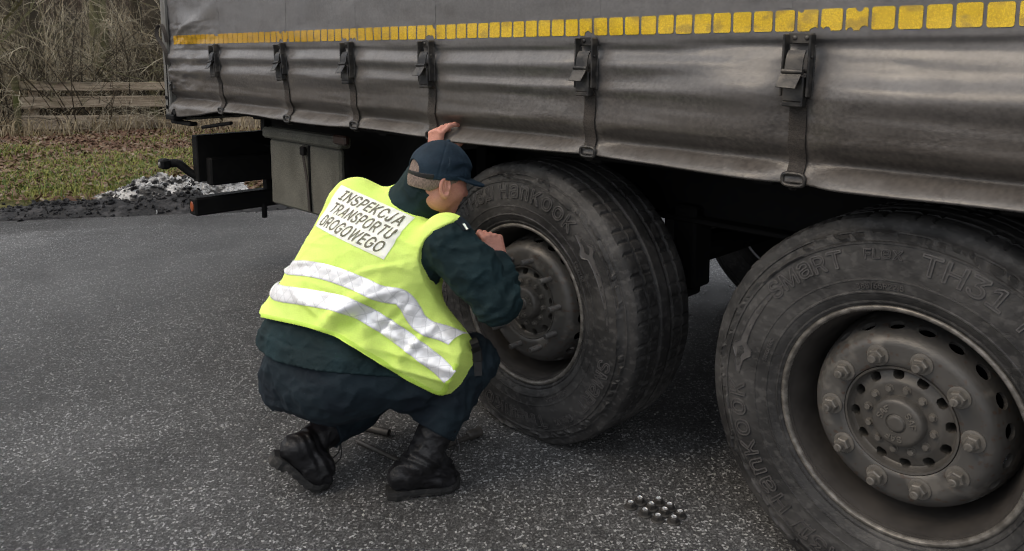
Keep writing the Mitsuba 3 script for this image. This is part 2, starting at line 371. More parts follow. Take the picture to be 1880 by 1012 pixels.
def build_hub():
    ph = [(0, .086), (.092, .086), (.097, .0865), (.104, .081), (.125, .073), (.1305, .084), (.133, .094), (.1375, .0965), (.1395, .094), (.1395, 0.02), (.0, 0.02)]
    hub = mf(revolve(dense(ph, 60), 200))
    cut = []
    for k in range(12):
        a = k * 2 * np.pi / 12 + .13
        b = rbox(.104, .127, -.2, .2, -.0135, .0135, .006); b.apply_transform(trimesh.transformations.rotation_matrix(-a, [0, 1, 0])); cut.append(mf(b))
    hub = tm(hub - m3.Manifold.batch_boolean(cut, m3.OpType.Add))
    pc = dense([(0, .1145), (.019, .1145), (.0205, .1120), (.0215, .1085), (.0235, .1075), (.0245, .110), (.052, .1085), (.058, .1065), (.0615, .1015), (.0635, .094), (.064, .075), (.0665, .0725), (.0665, .069), (0, .069)], 50)
    pc[:, 1] += .010
    return hub, revolve(pc, 96)

barrel_m, lip_m, disc_m = build_rim(); hub_m, cap_m = build_hub()
P_barrel, P_lip = mikit.ply(barrel_m, 'barrel_mat', smooth=35), mikit.ply(lip_m, 'rim_lip_mat', smooth=50)
P_disc, P_hub, P_cap = mikit.ply(disc_m, 'rim_mat', smooth=35), mikit.ply(hub_m, 'hub_mat', smooth=35), mikit.ply(cap_m, 'hub_mat', smooth=35)
capw = lambda r: np.interp(r, [0, .052, .058, .0615], [.1205, .1185, .1165, .1115])
P_caplet = [mikit.ply(arc_text('SAF', .0145, .0405, math.radians(a), 1.05, .10, .005, capw, .0030, True), 'steel_nut_mat') for a in (25, 145, 265)]
washer = revolve(dense([(.0, .006), (.0255, .006), (.027, .0045), (.027, 0), (0, 0)], 14), 32)
nut_m = cat([washer, trimesh.Trimesh(*(lambda h: (h.vertices + [0, -.006, 0], h.faces))(hexprism(.0195, .021)), process=False)])
stud_m = revolve(dense([(0, .048), (.0085, .048), (.0105, .0455), (.0105, 0), (0, 0)], 24), 24)
slot = rbox(-.0085, .0085, -.05, -.0495, -.0015, .0015, .0003)
stud_m = cat([stud_m, slot]); 
long_stud = cat([revolve(dense([(0, .056), (.008, .056), (.0105, .053)] + [q for k in range(14) for q in ((.0107, .051 - k * .0036), (.0096, .0492 - k * .0036))] + [(.0105, 0), (0, 0)], 90), 20)])
P_nut, P_stud, P_lstud = mikit.ply(nut_m, 'steel_nut_mat', smooth=30), mikit.ply(stud_m, 'steel_nut_mat', smooth=35), mikit.ply(long_stud, 'rim_mat', smooth=30)
P_bolt = mikit.ply(cat([revolve([(0, .003), (.0105, .003), (.0105, 0), (0, 0)], 20), trimesh.Trimesh(*(lambda h: (h.vertices + [0, -.003, 0], h.faces))(hexprism(.0082, .010)), process=False)]), 'steel_nut_mat', smooth=30)

def wheel(parent, x, z, yaw, tyre_rot, disc_rot, nuts, label, smart=-108):
    root = numbered(parent + '__wheel')
    M = T().translate([x, WC, z]).rotate([0, 0, 1], yaw)
    D = M @ T().translate([0, -.042, 0]).rotate([0, 1, 0], -math.degrees(disc_rot))
    tag(root, label)
    obj('tyre', make_tyre(tyre_rot), 'tyre_mat', root, smooth=28, to_world=M)
    side = []; face = []
    for base in (0, 180):
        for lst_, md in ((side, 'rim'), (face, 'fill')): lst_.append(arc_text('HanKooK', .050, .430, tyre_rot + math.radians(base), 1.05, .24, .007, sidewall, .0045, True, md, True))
        for q_ in ((0, 1, 2) if base == 0 else ()): side.append(arc_text('/', .042, .430 - .002 * q_, tyre_rot + math.radians(base + 31.5 + 2.6 * q_), .8, .1, .006, sidewall, .0035))
        for a1, tx, hh, rr in ((27, 'SMaRT', .044, .432), (-2, 'FLex', .024, .440), (-27, 'TH31', .050, .432)):
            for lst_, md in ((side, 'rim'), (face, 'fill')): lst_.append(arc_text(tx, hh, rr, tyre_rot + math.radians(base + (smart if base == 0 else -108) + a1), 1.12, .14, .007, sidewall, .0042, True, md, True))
        ta = np.linspace(math.radians(-30), math.radians(16), 47); hw = np.interp(ta, np.radians([-30, -12, -2, 3, 5, 7, 10, 16]), [.002, .009, .010, .012, .030, .032, .014, .006])
        ra = tyre_rot + math.radians(base - 44)
        side.append(dagger(ta, hw, ra))
    for a0, tx in ((smart, '385/65R22.5'), (-44, 'smartec')):
        side.append(arc_text(tx, .0135, .358, tyre_rot + math.radians(a0), 1.0, .2, .005, sidewall, .0022))
    for q_ in face: obj('letter_face', q_, 'tyre_mat', root, to_world=M)
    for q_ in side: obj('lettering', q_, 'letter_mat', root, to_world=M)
    obj('rim', P_barrel, None, root, to_world=M); obj('rim_lip', P_lip, None, root, to_world=M)
    obj('disc', P_disc, None, root, to_world=D); obj('hub', P_hub, None, root, to_world=D)
    obj('hub_cap', P_cap, None, root, to_world=D); [obj('hub_cap_lettering', q_, None, root, to_world=D) for q_ in P_caplet]
    for k in range(10):
        a = k * 2 * np.pi / 10 + .05
        S = D @ T().translate([.1705 * math.cos(a), -.0975, .1705 * math.sin(a)]).rotate([0, 1, 0], random.uniform(0, 360))
        if nuts:
            obj('wheel_nut', P_nut, None, root, to_world=S); obj('stud', P_stud, None, root, to_world=S)
        else:
            obj('stud', P_lstud, None, root, to_world=S)
    for k in range(12):
        a = (k + .5) * 2 * np.pi / 12 + .13
        obj('hub_bolt', P_bolt, None, root, to_world=D @ T().translate([.0815 * math.cos(a), -.0855, .0815 * math.sin(a)]).rotate([0, 1, 0], random.uniform(0, 360)))
    return root

trailer = thing('semi_trailer', 'grey curtain sided semi trailer with a yellow reflective tape line and dusty black wheels', 'trailer')
W1X, W2X = -1.338, 0.0
wheel(trailer, W1X, ZC, 0., math.radians(76), math.radians(5), False, 'rear wheel with bare studs, its wheel nuts taken off', -132)
wheel(trailer, W2X, ZC, 0., math.radians(206), math.radians(0), True, 'front wheel of the two, with all its wheel nuts in place')
far_tyre = mikit.ply(make_tyre(0, False), 'tyre_mat', smooth=30)
for x in (W1X, W2X):
    obj('far_wheel', far_tyre, None, trailer, to_world=T().translate([x, 2.55 - WC, ZC]))
    obj('axle', tube([(x, .16, ZC), (x, .5, ZC), (x, 2.05, ZC), (x, 2.39, ZC)], .07, 16), 'chassis_mat', trailer, smooth=40)
    [obj('brake_drum', tube([(x, y_, ZC), (x, y_ + .2, ZC)], .205, 32), 'chassis_mat', trailer, smooth=40) for y_ in (.30, 2.05)]
    for y in (.62, 1.93):
        obj('air_spring', revolve(dense([(0, .12), (.10, .12), (.14, .10), (.15, .05), (.13, 0), (.15, -.05), (.14, -.1), (.1, -.12), (0, -.12)], 30), 32).apply_transform(trimesh.transformations.rotation_matrix(np.pi / 2, [1, 0, 0])).apply_translation([x - .38, y, .68]), 'chassis_mat', trailer, smooth=40)
        obj('trailing_arm', rbox(x - .5, x + .40, y - .045, y + .045, .50, .60, .01), 'chassis_mat', trailer)
        obj('hanger_bracket', rbox(x + .33, x + .43, y - .06, y + .06, .54, .86, .01), 'chassis_mat', trailer)

# body of the trailer
X0, X1, TOP = -4.46, 8.9, 3.92
for y in (.62, 1.93):
    obj('chassis_beam', cat([rbox(X0 + .15, X1 - 1, y - .07, y + .07, .80, .82), rbox(X0 + .15, X1 - 1, y - .005, y + .005, .815, 1.16), rbox(X0 + .15, X1 - 1, y - .07, y + .07, 1.15, 1.17)]), 'chassis_mat', trailer)
obj('floor', rbox(X0 + .02, X1, .09, 2.50, 1.168, 1.20), 'chassis_mat', trailer)
obj('cross_member', cat([rbox(x, x + .06, .11, 2.49, 1.06, 1.166) for x in np.arange(X0 + .3, X1 - .3, .62)]), 'chassis_mat', trailer)
obj('side_rail', rbox(X0 + .02, X1, .085, .105, 1.075, 1.165), 'chassis_mat', trailer)
obj('roof', rbox(X0, X1, .01, 2.54, TOP - .02, TOP + .03), 'post_mat', trailer)
obj('front_wall', rbox(X1, X1 + .04, 0.02, 2.53, 1.0, TOP - .022), 'post_mat', trailer)
obj('far_curtain', rbox(X0 + .05, X1 - .005, 2.515, 2.53, 1.08, TOP - .022), 'tarp_mat', trailer)
obj('rear_door', rbox(X0 - .03, X0 + .015, .09, 2.46, 1.0, TOP - .022), 'post_mat', trailer)

# ---- curtain
XB = [-3.709, -2.95, -2.335, -1.775, -.957, -.251]
MORE = [.45, 1.15, 1.85, 2.55, 3.25]
def gauss(z, c, s): return np.exp(-((z - c) / s) ** 2)
def slope(z, kind):
    hem = -.95 * gauss(z, 1.178, .022) + 1.25 * gauss(z, 1.128, .022)
    if kind == 0:   # right, near the camera
        return -.5 * gauss(z, 1.462, .006) + .30 * gauss(z, 1.43, .03) + .50 * gauss(z, 1.362, .030) - .22 * gauss(z, 1.30, .03) + .10 * gauss(z, 1.265, .02) - .12 * gauss(z, 1.23, .03) + hem
    if kind == 1:   # middle
        return -.6 * gauss(z, 1.448, .006) + .62 * gauss(z, 1.414, .020) - .42 * gauss(z, 1.378, .017) + .55 * gauss(z, 1.334, .012) - .38 * gauss(z, 1.303, .018) + .05 * gauss(z, 1.25, .02) + hem
    return -.3 * gauss(z, 1.456, .007) + .52 * gauss(z, 1.425, .022) - .45 * gauss(z, 1.386, .018) + .50 * gauss(z, 1.344, .014) - .25 * gauss(z, 1.29, .03) + hem * .9
def tarp_out(X, Z):
    """distance of the curtain in front of the plane y = 0"""
    zz = np.linspace(1.6, 1.0, 601); P = [np.interp(-Z, -zz, np.r_[0, np.cumsum(slope(zz, k))[:-1]] * .001) for k in range(3)]
    w0 = 1 / (1 + np.exp(-(X + .62) * 12)); w2 = 1 / (1 + np.exp((X + 2.05) * 10)); w1 = np.clip(1 - w0 - w2, 0, 1)
    o = P[0] * w0 + P[1] * w1 + P[2] * w2
    amp = 1.1 + .9 * (meshkit.fbm(np.stack([X * 2.2, Z * 2, 0 * X], -1), 3, 2))
    pin = sum(np.exp(-((X - b) / .075) ** 2) for b in XB + MORE)
    o = o * amp * (1 - .72 * np.clip(pin, 0, 1)) - .006 * pin * (Z < 1.46)
    # long soft wrinkles that wander
    q = np.stack([X * 1.1 + Z * .6, Z * 16 + X * .5, 0 * X], -1)
    o = o + (meshkit.fbm(q, 3, 11) - .5) * .016 * np.clip((1.50 - Z) / .05, .12, 1)
    q = np.stack([X * 2.1 - Z * 2.0, Z * 5 + X * 2, 0 * X], -1)
    o = o + (meshkit.fbm(q, 3, 21) - .5) * .012
    # diagonal creases by the rear corner
    rear = np.exp(-((X + 4.25) / .38) ** 2)
    q = np.stack([X * 2.5 + Z * 7, Z * 9 - X * 3, 0 * X], -1)
    o = o + rear * (meshkit.fbm(q, 3, 31) - .45) * .05
    o = o + .018 * np.exp(-((Z - 1.62 - .25 * (X + 4.0)) / .03) ** 2) * np.exp(-((X + 4.0) / .3) ** 2)
    # folded hem a little thicker
    return o + .004
xs = np.unique(np.r_[np.arange(X0 + .05, .7, .011), np.arange(.7, X1, .07), X1])
zs = np.unique(np.r_[np.linspace(0, 1, 118), np.linspace(1.0, 1.55, 8), np.linspace(1.55, 5.2, 20)])
hemz = lambda X: 1.100 + .004 * np.sin(X * 5.2) + .006 * (meshkit.noise(np.stack([X * 2.3, 0 * X, 0 * X], -1), 3) - .5) - .06 * np.clip((-3.75 - X) / .5, 0, 1) ** 1.0
XX, UU = np.meshgrid(xs, zs, indexing='ij')
ZZ = hemz(XX) + UU * (1.62 - hemz(XX)); ZZ = np.where(UU > 1, 1.62 + (UU - 1) * (TOP - .02 - 1.62) / 4.2, ZZ)
tarp_y = -tarp_out(XX, ZZ)
V = np.stack([XX, tarp_y, ZZ], -1)
# turn the hem in
hemrow = V[:, :1].copy(); hemrow[..., 1] += .012; hemrow[..., 2] -= .004; hem2 = hemrow.copy(); hem2[..., 1] += .012; hem2[..., 2] += .012
V = np.concatenate([hem2, hemrow, V], 1)
curtain = tm((V.reshape(-1, 3), grid_faces(V.shape[0], V.shape[1])))
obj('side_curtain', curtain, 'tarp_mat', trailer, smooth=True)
def on_tarp(X, Z): return -tarp_out(np.asarray(X, float), np.asarray(Z, float))

# vertical welded seams of the curtain
for x in XB[:5] + [-.93 + .6]:
    zz = np.linspace(1.545, 3.8, 40); L = np.stack([zz * 0 + x + .028, on_tarp(zz * 0 + x + .028, zz) - .0005, zz], -1)
    obj('curtain_seam', ribbon(L, [1, 0, 0], .03, .0014), 'tarp_mat', trailer)

# ---- reflective tape
def rounded(w, h, r): return sbox(-w / 2 + r, -h / 2 + r, w / 2 - r, h / 2 - r).buffer(r, quad_segs=4)
def tape_square(x, seed, worn=False):
    r_ = random.Random(seed); w, h = .0525 if x > -3.2 else .056, .0535
    g = rounded(w, h, .006)
    if worn:
        for _ in range(3): g = g.difference(Point(r_.uniform(-w, w) * .6, r_.choice((-1, 1)) * h * .5).buffer(r_.uniform(.006, .016)))
        if g.geom_type != 'Polygon': g = max(g.geoms, key=lambda q: q.area)
    m = trimesh.creation.extrude_polygon(g, .0012, engine='earcut')
    m = trimesh.Trimesh(*trimesh.remesh.subdivide_to_size(m.vertices, m.faces, .02), process=False)
    v = m.vertices; X, Z = v[:, 0] + x, v[:, 1] + 1.513 + r_.uniform(-.0008, .0008)
    return trimesh.Trimesh(np.c_[X, on_tarp(X, Z) - v[:, 2] - .0006, Z], m.faces, process=False)
pitch = .0607; x = .241; i = 0
while x > -4.33:
    near = min(abs(x - b) for b in XB)
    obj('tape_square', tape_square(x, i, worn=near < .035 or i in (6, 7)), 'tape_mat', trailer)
    x -= pitch; i += 1
obj('tape_beyond', cat([tape_square(.241 + pitch * k, 900 + k) for k in range(1, 40)]), 'tape_mat', trailer, kind='stuff')

# ---- buckles, straps, rings
def buckle(x, top, lean, sc=1.0, style=0):
    root = numbered(trailer + '__buckle')
    y0 = on_tarp([x] * 40, np.linspace(top - .19, top, 40)).min() - .004
    M = T().translate([x, float(y0), top]).rotate([0, 1, 0], lean).scale(sc)
    fr = [rbox(-.034, .034, -.006, 0, -.028, .0, .002)]
    for s in (-1, 1):
        fr.append(rbox(s * .034 - .003, s * .034 + .003, -.030, 0, -.16, -.004, .002))
        fr.append(rbox(s * .034 - .006, s * .034 + .006, -.006, 0, -.165, -.03, .002))
    fr.append(tube([(-.034, -.018, -.095), (.034, -.018, -.095)], .005, 10))
    fr.append(tube([(-.034, -.016, -.15), (.034, -.016, -.15)], .005, 10))
    obj('frame', cat(fr), 'buckle_mat', root, to_world=M)
    for s in (-1, 1):
        obj('rivet', trimesh.creation.icosphere(1, .0065).apply_scale([1, .6, 1]).apply_translation([s * .016, -.007, -.013]), 'buckle_mat', root, smooth=True, to_world=M)
    for s in (-1, 1):
        obj('rivet', trimesh.creation.icosphere(1, .005).apply_scale([.6, 1, 1]).apply_translation([s * .038, -.018, -.06]), 'buckle_mat', root, smooth=True, to_world=M)
    t = {0: 0, 1: 12, 2: 24}[style]
    L = T().rotate([1, 0, 0], -t)
    lev = cat([ribbon(spline([(0, -.020, -.045), (0, -.030, -.062), (0, -.036, -.095)], 8), [1, 0, 0], .046, .004), tube([(-.027, -.040, -.097), (.027, -.040, -.097)], .0065, 10)])
    obj('lever', lev, 'buckle_mat', root, smooth=40, to_world=M)
    obj('flap', ribbon(spline([(-.002, -.040, -.100), (-.004, -.047, -.115), (-.006, -.062, -.137)], 6), [1, 0, 0.08], .054, .003), 'buckle_mat', root, to_world=M)
    obj('housing', cat([rbox(-.026, .026, -.034, -.028, -.172, -.108, .003), rbox(-.027, -.022, -.033, -.006, -.180, -.11, .002), rbox(.022, .027, -.033, -.006, -.180, -.11, .002), rbox(-.027, .027, -.034, -.008, -.186, -.172, .003)]), 'buckle_mat', root, to_world=M)
    # webbing down to the ring on the chassis
    ln = math.radians(lean); xb = x - math.sin(ln) * .18 * sc; zb = top - .18 * sc
    bot = float(hemz(np.array([x]))[0]) + .012
    zz = np.linspace(zb + .02, bot + .008, 24); Xs = np.linspace(xb + .004, x + (xb - x) * 1.6, 24)
    L = np.stack([Xs, on_tarp(Xs, zz) - .006, zz], -1); L[:3, 1] = np.linspace(y0 - .015, L[3, 1], 4)[:3]
    obj('strap', ribbon(L, [1, 0, 0], .045 * sc, .003), 'webbing_mat', root)
    xe, ye = L[-1][0], L[-1][1]
    a = np.linspace(0, 2 * np.pi, 25); sq = np.c_[.030 * np.sign(np.cos(a)) * np.abs(np.cos(a)) ** .6, a * 0, .016 * np.sign(np.sin(a)) * np.abs(np.sin(a)) ** .6]
    obj('ring', tube(sq + [xe, ye - .004, bot - .002], .0055, 8), 'buckle_mat', root, smooth=40)
    obj('hook', tube(spline([(xe - .012, ye - .004, bot - .014), (xe - .012, ye + .010, bot - .028), (xe - .010, ye + .03, bot - .03)], 8), .005, 8), 'buckle_mat', root, smooth=40)
for x, lean, st in zip(XB, (-5, -7, -2.5, -1.5, 0.5, 1.5), (2, 1, 0, 0, 0, 0)):
    buckle(x, 1.482, lean, 1.0, st)
buckle(.45, 1.482, 0)

# ---- rear post, bumper, lamp panel, tool box
obj('rear_post', cat([rbox(X0 - .04, X0 + .045, -.012, .07, 1.02, TOP - .03, .004), rbox(X0 + .047, X0 + .062, -.022, -.004, 1.03, TOP - .03, .003)]), 'post_mat', trailer)
obj('rubber_seal', rbox(X0 + .020, X0 + .036, -.020, -.013, 1.06, 1.36, .003), 'chassis_mat', trailer)
for z in (1.09, 1.15): obj('post_bolt', cyl_y(.012, -.019, -.010, 16).apply_translation([X0 - .012, 0, z]), 'chassis_mat', trailer, smooth=30)
obj('tension_loop', ribbon(spline([(X0 + .075, -.03, 1.36), (X0 + .07, -.035, 1.44), (X0 + .03, -.04, 1.49), (X0 - .015, -.05, 1.535), (X0 - .02, -.045, 1.585), (X0 + .02, -.035, 1.61), (X0 + .06, -.03, 1.565), (X0 + .075, -.025, 1.50)], 40), [.35, 1, .2], .022, .004), 'webbing_mat', trailer)
obj('corner_latch', cat([rbox(X0 + .03, X0 + .16, -.045, .04, 1.015, 1.05, .006), tube([(X0 + .12, -.03, 1.05), (X0 + .14, -.03, 1.075), (X0 + .17, -.03, 1.05)], .012, 8), rbox(X0 + .0, X0 + .30, .0, .05, .985, 1.008, .004)]), 'chassis_mat', trailer)
obj('tarp_buckle_rear', cat([rbox(X0 + .09, X0 + .12, -.035, -.02, 1.20, 1.255, .004), tube([(X0 + .09, -.03, 1.25), (X0 + .14, -.04, 1.235)], .008, 8)]), 'buckle_mat', trailer)
obj('grab_rod', tube([(X0 + .42, .03, .985), (X0 + .75, .06, 1.03)], .011, 10), 'chassis_mat', trailer, smooth=40)
obj('rear_cross_beam', rbox(X0 + .0, X0 + .20, .05, 2.50, 1.03, 1.16, .006), 'chassis_mat', trailer)
obj('lamp_panel', cat([rbox(-4.42, -4.34, .11, 2.44, .60, .905, .006), rbox(-4.50, -4.42, .14, 2.40, .60, .78, .01), rbox(-4.34, -4.26, .16, .60, .58, .76, .01)]), 'chassis_mat', trailer)
obj('underrun_bar', rbox(-4.46, -4.35, .085, 2.46, .375, .495, .012), 'chassis_mat', trailer, smooth=False)
obj('bar_reflector', trimesh.creation.icosphere(2, 1.0).apply_scale([.027, .006, .034]).apply_translation([-4.405, .083, .435]), 'reflector_mat', trailer, smooth=True)
[obj('bar_bracket', rbox(-4.42, -4.36, y - .03, y + .03, .49, 1.16, .005), 'chassis_mat', trailer) for y in (.62, 1.93)]
obj('bar_peg', tube([(-4.35, .56, .40), (-4.35, .56, .30)], .018, 12), 'chassis_mat', trailer, smooth=40)
arm = thing('marker_arm', '', '') if False else None
obj('marker_lamp', cat([tube(spline([(-4.40, .13, .63), (-4.43, .09, .66), (-4.455, .055, .70), (-4.47, .03, .72), (-4.49, -.02, .722)], 14), [.026] * 6 + [.028] * 8, 12), rbox(-4.53, -4.45, -.075, -.015, .69, .755, .012)]), 'chassis_mat', trailer, smooth=30)
obj('marker_lens', trimesh.creation.icosphere(2, .017).apply_scale([1, .5, 1]).apply_translation([-4.49, -.076, .722]), 'post_mat', trailer, smooth=True)
bx = numbered(trailer + '__side_panel')
tag(bx, 'grey plastic panel hanging behind the wheels with a dark strap down its front')
obj('panel_sheet', rbox(-3.43, -2.70, .15, .185, .585, .955, .02), 'toolbox_mat', bx, smooth=30)
obj('panel_rail', rbox(-3.47, -2.66, .125, .20, .96, 1.02, .012), 'toolbox_mat', bx, smooth=30)
obj('panel_seam', rbox(-3.0, -2.985, .143, .16, .60, .95, .003), 'chassis_mat', bx)
obj('panel_strap', ribbon(spline([(-3.02, .135, .955), (-3.02, .128, .90), (-3.0, .135, .76), (-2.985, .135, .60)], 16), [1, 0, 0], .022, .004), 'webbing_mat', bx)
obj('panel_clip', rbox(-3.04, -3.0, .118, .14, .90, .945, .004), 'chassis_mat', bx)
obj('side_marker', rbox(-2.60, -2.49, .05, .08, 1.0, 1.045, .008), 'marker_mat', trailer)
for y0_, y1_ in ((.07, .42), (1.94, 2.47)): obj('mud_flap', rbox(-1.99, -1.98, y0_, y1_, .19, 1.0, .003), 'chassis_mat', trailer)
for xt in (-.95, .38): obj('air_tank', tube([(xt - .32, 1.25, .80), (xt + .32, 1.25, .80)], .17, 24), 'chassis_mat', trailer, smooth=40)
obj('spare_carrier', rbox(-3.3, -1.95, .42, 1.9, .50, 1.055, .03), 'chassis_mat', trailer)

# ------------------------------------------------------------------ ground
obj('road', tm((np.array([[-60, -60, 0], [60, -60, 0], [60, 60, 0], [-60, 60, 0.]]), np.array([[0, 1, 2, 3]]))), 'asphalt_mat', label='worn wet asphalt with pale stone chips', category='road', kind='structure')

# ------------------------------------------------------------------ the inspector, modelled in his own frame (x to his right hand side of the picture, y away, z up)
def unit(v): v = np.asarray(v, float); return v / np.linalg.norm(v)
def cone(P, a, b, ra, rb):
    a, b = np.asarray(a, np.float32), np.asarray(b, np.float32); ba = b - a; pa = P - a
    h = np.clip(pa @ ba / max(float(ba @ ba), 1e-9), 0, 1); return np.linalg.norm(pa - h[:, None] * ba, axis=1) - (ra + (rb - ra) * h)
def chain(P, pts, rs, k=.02):
    d = None
    for i in range(len(pts) - 1):
        c = cone(P, pts[i], pts[i + 1], rs[i], rs[i + 1]); d = c if d is None else smin(d, c, k)
    return d
def ell(P, c, axes, rad):
    q = (P - np.asarray(c, np.float32)) @ np.asarray(axes, np.float32).T; r = np.asarray(rad, np.float32)
    k0 = np.linalg.norm(q / r, axis=1); k1 = np.linalg.norm(q / r**2, axis=1); return k0 * (k0 - 1) / np.maximum(k1, 1e-9)
def smin(a, b, k):
    h = np.maximum(k - np.abs(a - b), 0) / k; return np.minimum(a, b) - h * h * k * .25
def smax(a, b, k): return -smin(-a, -b, k)
def nz(P, f, o=3, seed=0): return meshkit.fbm(P * f, o, seed) - .5

def surface(fn, lo, hi, h, margin=2.2):
    """surface nets of fn < 0 on a grid of step h"""
    lo, hi = np.asarray(lo, float), np.asarray(hi, float); n = np.ceil((hi - lo) / h / 4).astype(int) * 4 + 1
    ax = [lo[k] + np.arange(n[k]) * h for k in range(3)]; ca = [a[::4] for a in ax]
    C = np.stack(np.meshgrid(*ca, indexing='ij'), -1); cd = fn(C.reshape(-1, 3).astype(np.float32)).reshape(C.shape[:3])
    D = np.repeat(np.repeat(np.repeat(cd, 4, 0), 4, 1), 4, 2)[2:2 + n[0], 2:2 + n[1], 2:2 + n[2]]
    pad = [(0, n[k] - D.shape[k]) for k in range(3)]; D = np.pad(D, pad, mode='edge').astype(np.float32)
    near = np.abs(D) < 4 * h * margin; idx = np.argwhere(near)
    P = np.stack([ax[k][idx[:, k]] for k in range(3)], -1).astype(np.float32)
    D[near] = np.concatenate([fn(P[i:i + 400000]) for i in range(0, len(P), 400000)])
    s = D < 0; c = [slice(None, -1), slice(1, None)]
    cnt = sum(s[c[a], c[b], c[d]].astype(np.int8) for a in (0, 1) for b in (0, 1) for d in (0, 1))
    act = (cnt > 0) & (cnt < 8); I = np.argwhere(act); vid = -np.ones(act.shape, int); vid[act] = np.arange(len(I))
    acc = np.zeros((len(I), 3)); w = np.zeros(len(I)); corner = lambda o: D[I[:, 0] + o[0], I[:, 1] + o[1], I[:, 2] + o[2]]
    for k in range(3):
        for a in (0, 1):
            for b in (0, 1):
                o = [0, 0, 0]; o[(k + 1) % 3], o[(k + 2) % 3] = a, b; e = list(o); e[k] = 1
                d0, d1 = corner(o), corner(e); x = (d0 < 0) != (d1 < 0); t = d0 / np.where(x, d0 - d1, 1)
                p = np.tile(np.array(o, float), (len(I), 1)); p[:, k] = t; acc[x] += p[x]; w[x] += 1
    V = lo + (I + acc / w[:, None]) * h; F = []
    for k in range(3):
        u, v = (k + 1) % 3, (k + 2) % 3
        sl0, sl1 = [slice(None)] * 3, [slice(None)] * 3; sl0[k], sl1[k] = slice(None, -1), slice(1, None)
        E = np.argwhere(s[tuple(sl0)] != s[tuple(sl1)]); E = E[(E[:, u] > 0) & (E[:, v] > 0) & (E[:, u] < n[u] - 1) & (E[:, v] < n[v] - 1)]
        ins = s[tuple(E.T)]; q = []
        for du, dv in ((1, 1), (0, 1), (0, 0), (1, 0)):
            e = E.copy(); e[:, u] -= du; e[:, v] -= dv; q.append(vid[tuple(e.T)])
        q = np.stack(q, -1); q = np.where(ins[:, None], q, q[:, ::-1]); F.append(q)
    F = np.vstack(F); F = F[(F >= 0).all(1)]
    return tm((V, F))
def smooth_mesh(m, it=4):
    import scipy.sparse as sp
    n = len(m.vertices); e = np.vstack([m.faces[:, [0, 1]], m.faces[:, [1, 2]], m.faces[:, [2, 0]]]); e = np.vstack([e, e[:, ::-1]])
    A = sp.csr_matrix((np.ones(len(e)), (e[:, 0], e[:, 1])), (n, n)); A.data[:] = 1; dg = np.asarray(A.sum(1)).ravel(); V = np.array(m.vertices)
    for _ in range(it):
        for f in (.5, -.52): V = V + f * np.where(dg[:, None] > 0, (A @ V) / np.maximum(dg, 1)[:, None] - V, 0)
    return trimesh.Trimesh(V, m.faces, process=False)
def trace(fn, P, d, n=60, far=1.0):
    """sphere tracing from P along d (both N x 3); returns the hit points"""
    P = P.astype(np.float32).copy(); d = np.broadcast_to(np.asarray(d, np.float32), P.shape); g = np.zeros(len(P))
    for _ in range(n):
        s = fn(P); g += s; P = P + d * np.clip(s * .8, -.03, .03)[:, None]
    return P

# skeleton (metres)
A0, A1 = np.array([-0.2357, 0.0405, 0.3406]), np.array([0.0943, 0.1736, 0.9273])
LT = np.linalg.norm(A1 - A0); TT = (A1 - A0) / LT
RR = unit(np.array([.765, -.50, -.387]) - TT * (np.array([.765, -.50, -.387]) @ TT)); CC = np.cross(TT, RR); NN = -CC
hipR, hipL = [-0.0784, -0.0516, 0.4067], [-0.2021, 0.0844, 0.3677]
kneeR, ankR = [0.3156, 0.0888, 0.4005], [0.1547, -0.0542, 0.1205]
kneeL, ankL = [-0.0236, 0.3275, 0.2229], [-0.2428, 0.0313, 0.1183]
butR, butL = [-0.1340, 0.0056, 0.3821], [-0.2587, 0.1197, 0.3293]
shR, elR, wrR = [0.2434, -0.0042, 0.8414], [0.4033, -0.0297, 0.6485], [0.4011, 0.2881, 0.6868]
shL, elL, wrL = [-0.0890, 0.2386, 0.9225], [0.0152, 0.4857, 0.8081], [0.1575, 0.5697, 1.0234]
FL0, FL1 = [0.1022, 0.0458, 0.6092], [0.2609, -0.0101, 0.4537]       # the vest's right side, hanging clear of the body
_tk = np.array([-.08, -.02, .06, .15, .28, .45, .60, .74, .85, .93, 1.0, 1.06])
_a = np.array([.06, .14, .20, .215, .203, .192, .202, .212, .205, .170, .088, .06])
_b = np.array([.06, .12, .155, .165, .155, .148, .148, .140, .122, .10, .075, .055])
_n = np.array([.0, .0, .0, .0, -.006, -.016, -.016, -.004, .012, .024, .04, .05])
def torso_st(P):
    q = P - A0.astype(np.float32); return q @ RR.astype(np.float32), (q @ TT.astype(np.float32)) / np.float32(LT), q @ CC.astype(np.float32)
def d_torso(P, grow=0.):
    s, t, n = torso_st(P); a, b, c = np.interp(t, _tk, _a) + grow, np.interp(t, _tk, _b) + grow, np.interp(t, _tk, _n)
    d = (np.sqrt((s / a) ** 2 + ((n - c) / b) ** 2 + 1e-9) - 1) * np.minimum(a, b)
    return np.maximum(d, np.maximum(t - 1.05, -.07 - t) * LT)
def d_hips(P):
    d = smin(cone(P, butR, butR, .138, .138), cone(P, butL, butL, .138, .138), .05)
    return d
def d_legR(P):
    return smin(chain(P, [hipR, np.array(hipR) * .45 + np.array(kneeR) * .55 + [0, 0, -.012], kneeR], [.122, .108, .074], .03),
                chain(P, [kneeR, np.array(kneeR) * .62 + np.array(ankR) * .38 + np.array([-.022, 0, -.0]), ankR], [.070, .074, .052], .03), .03)
def d_legL(P):
    return smin(chain(P, [hipL, kneeL], [.115, .075], .03), chain(P, [kneeL, np.array(kneeL) * .6 + np.array(ankL) * .4, ankL], [.070, .070, .052], .03), .03)
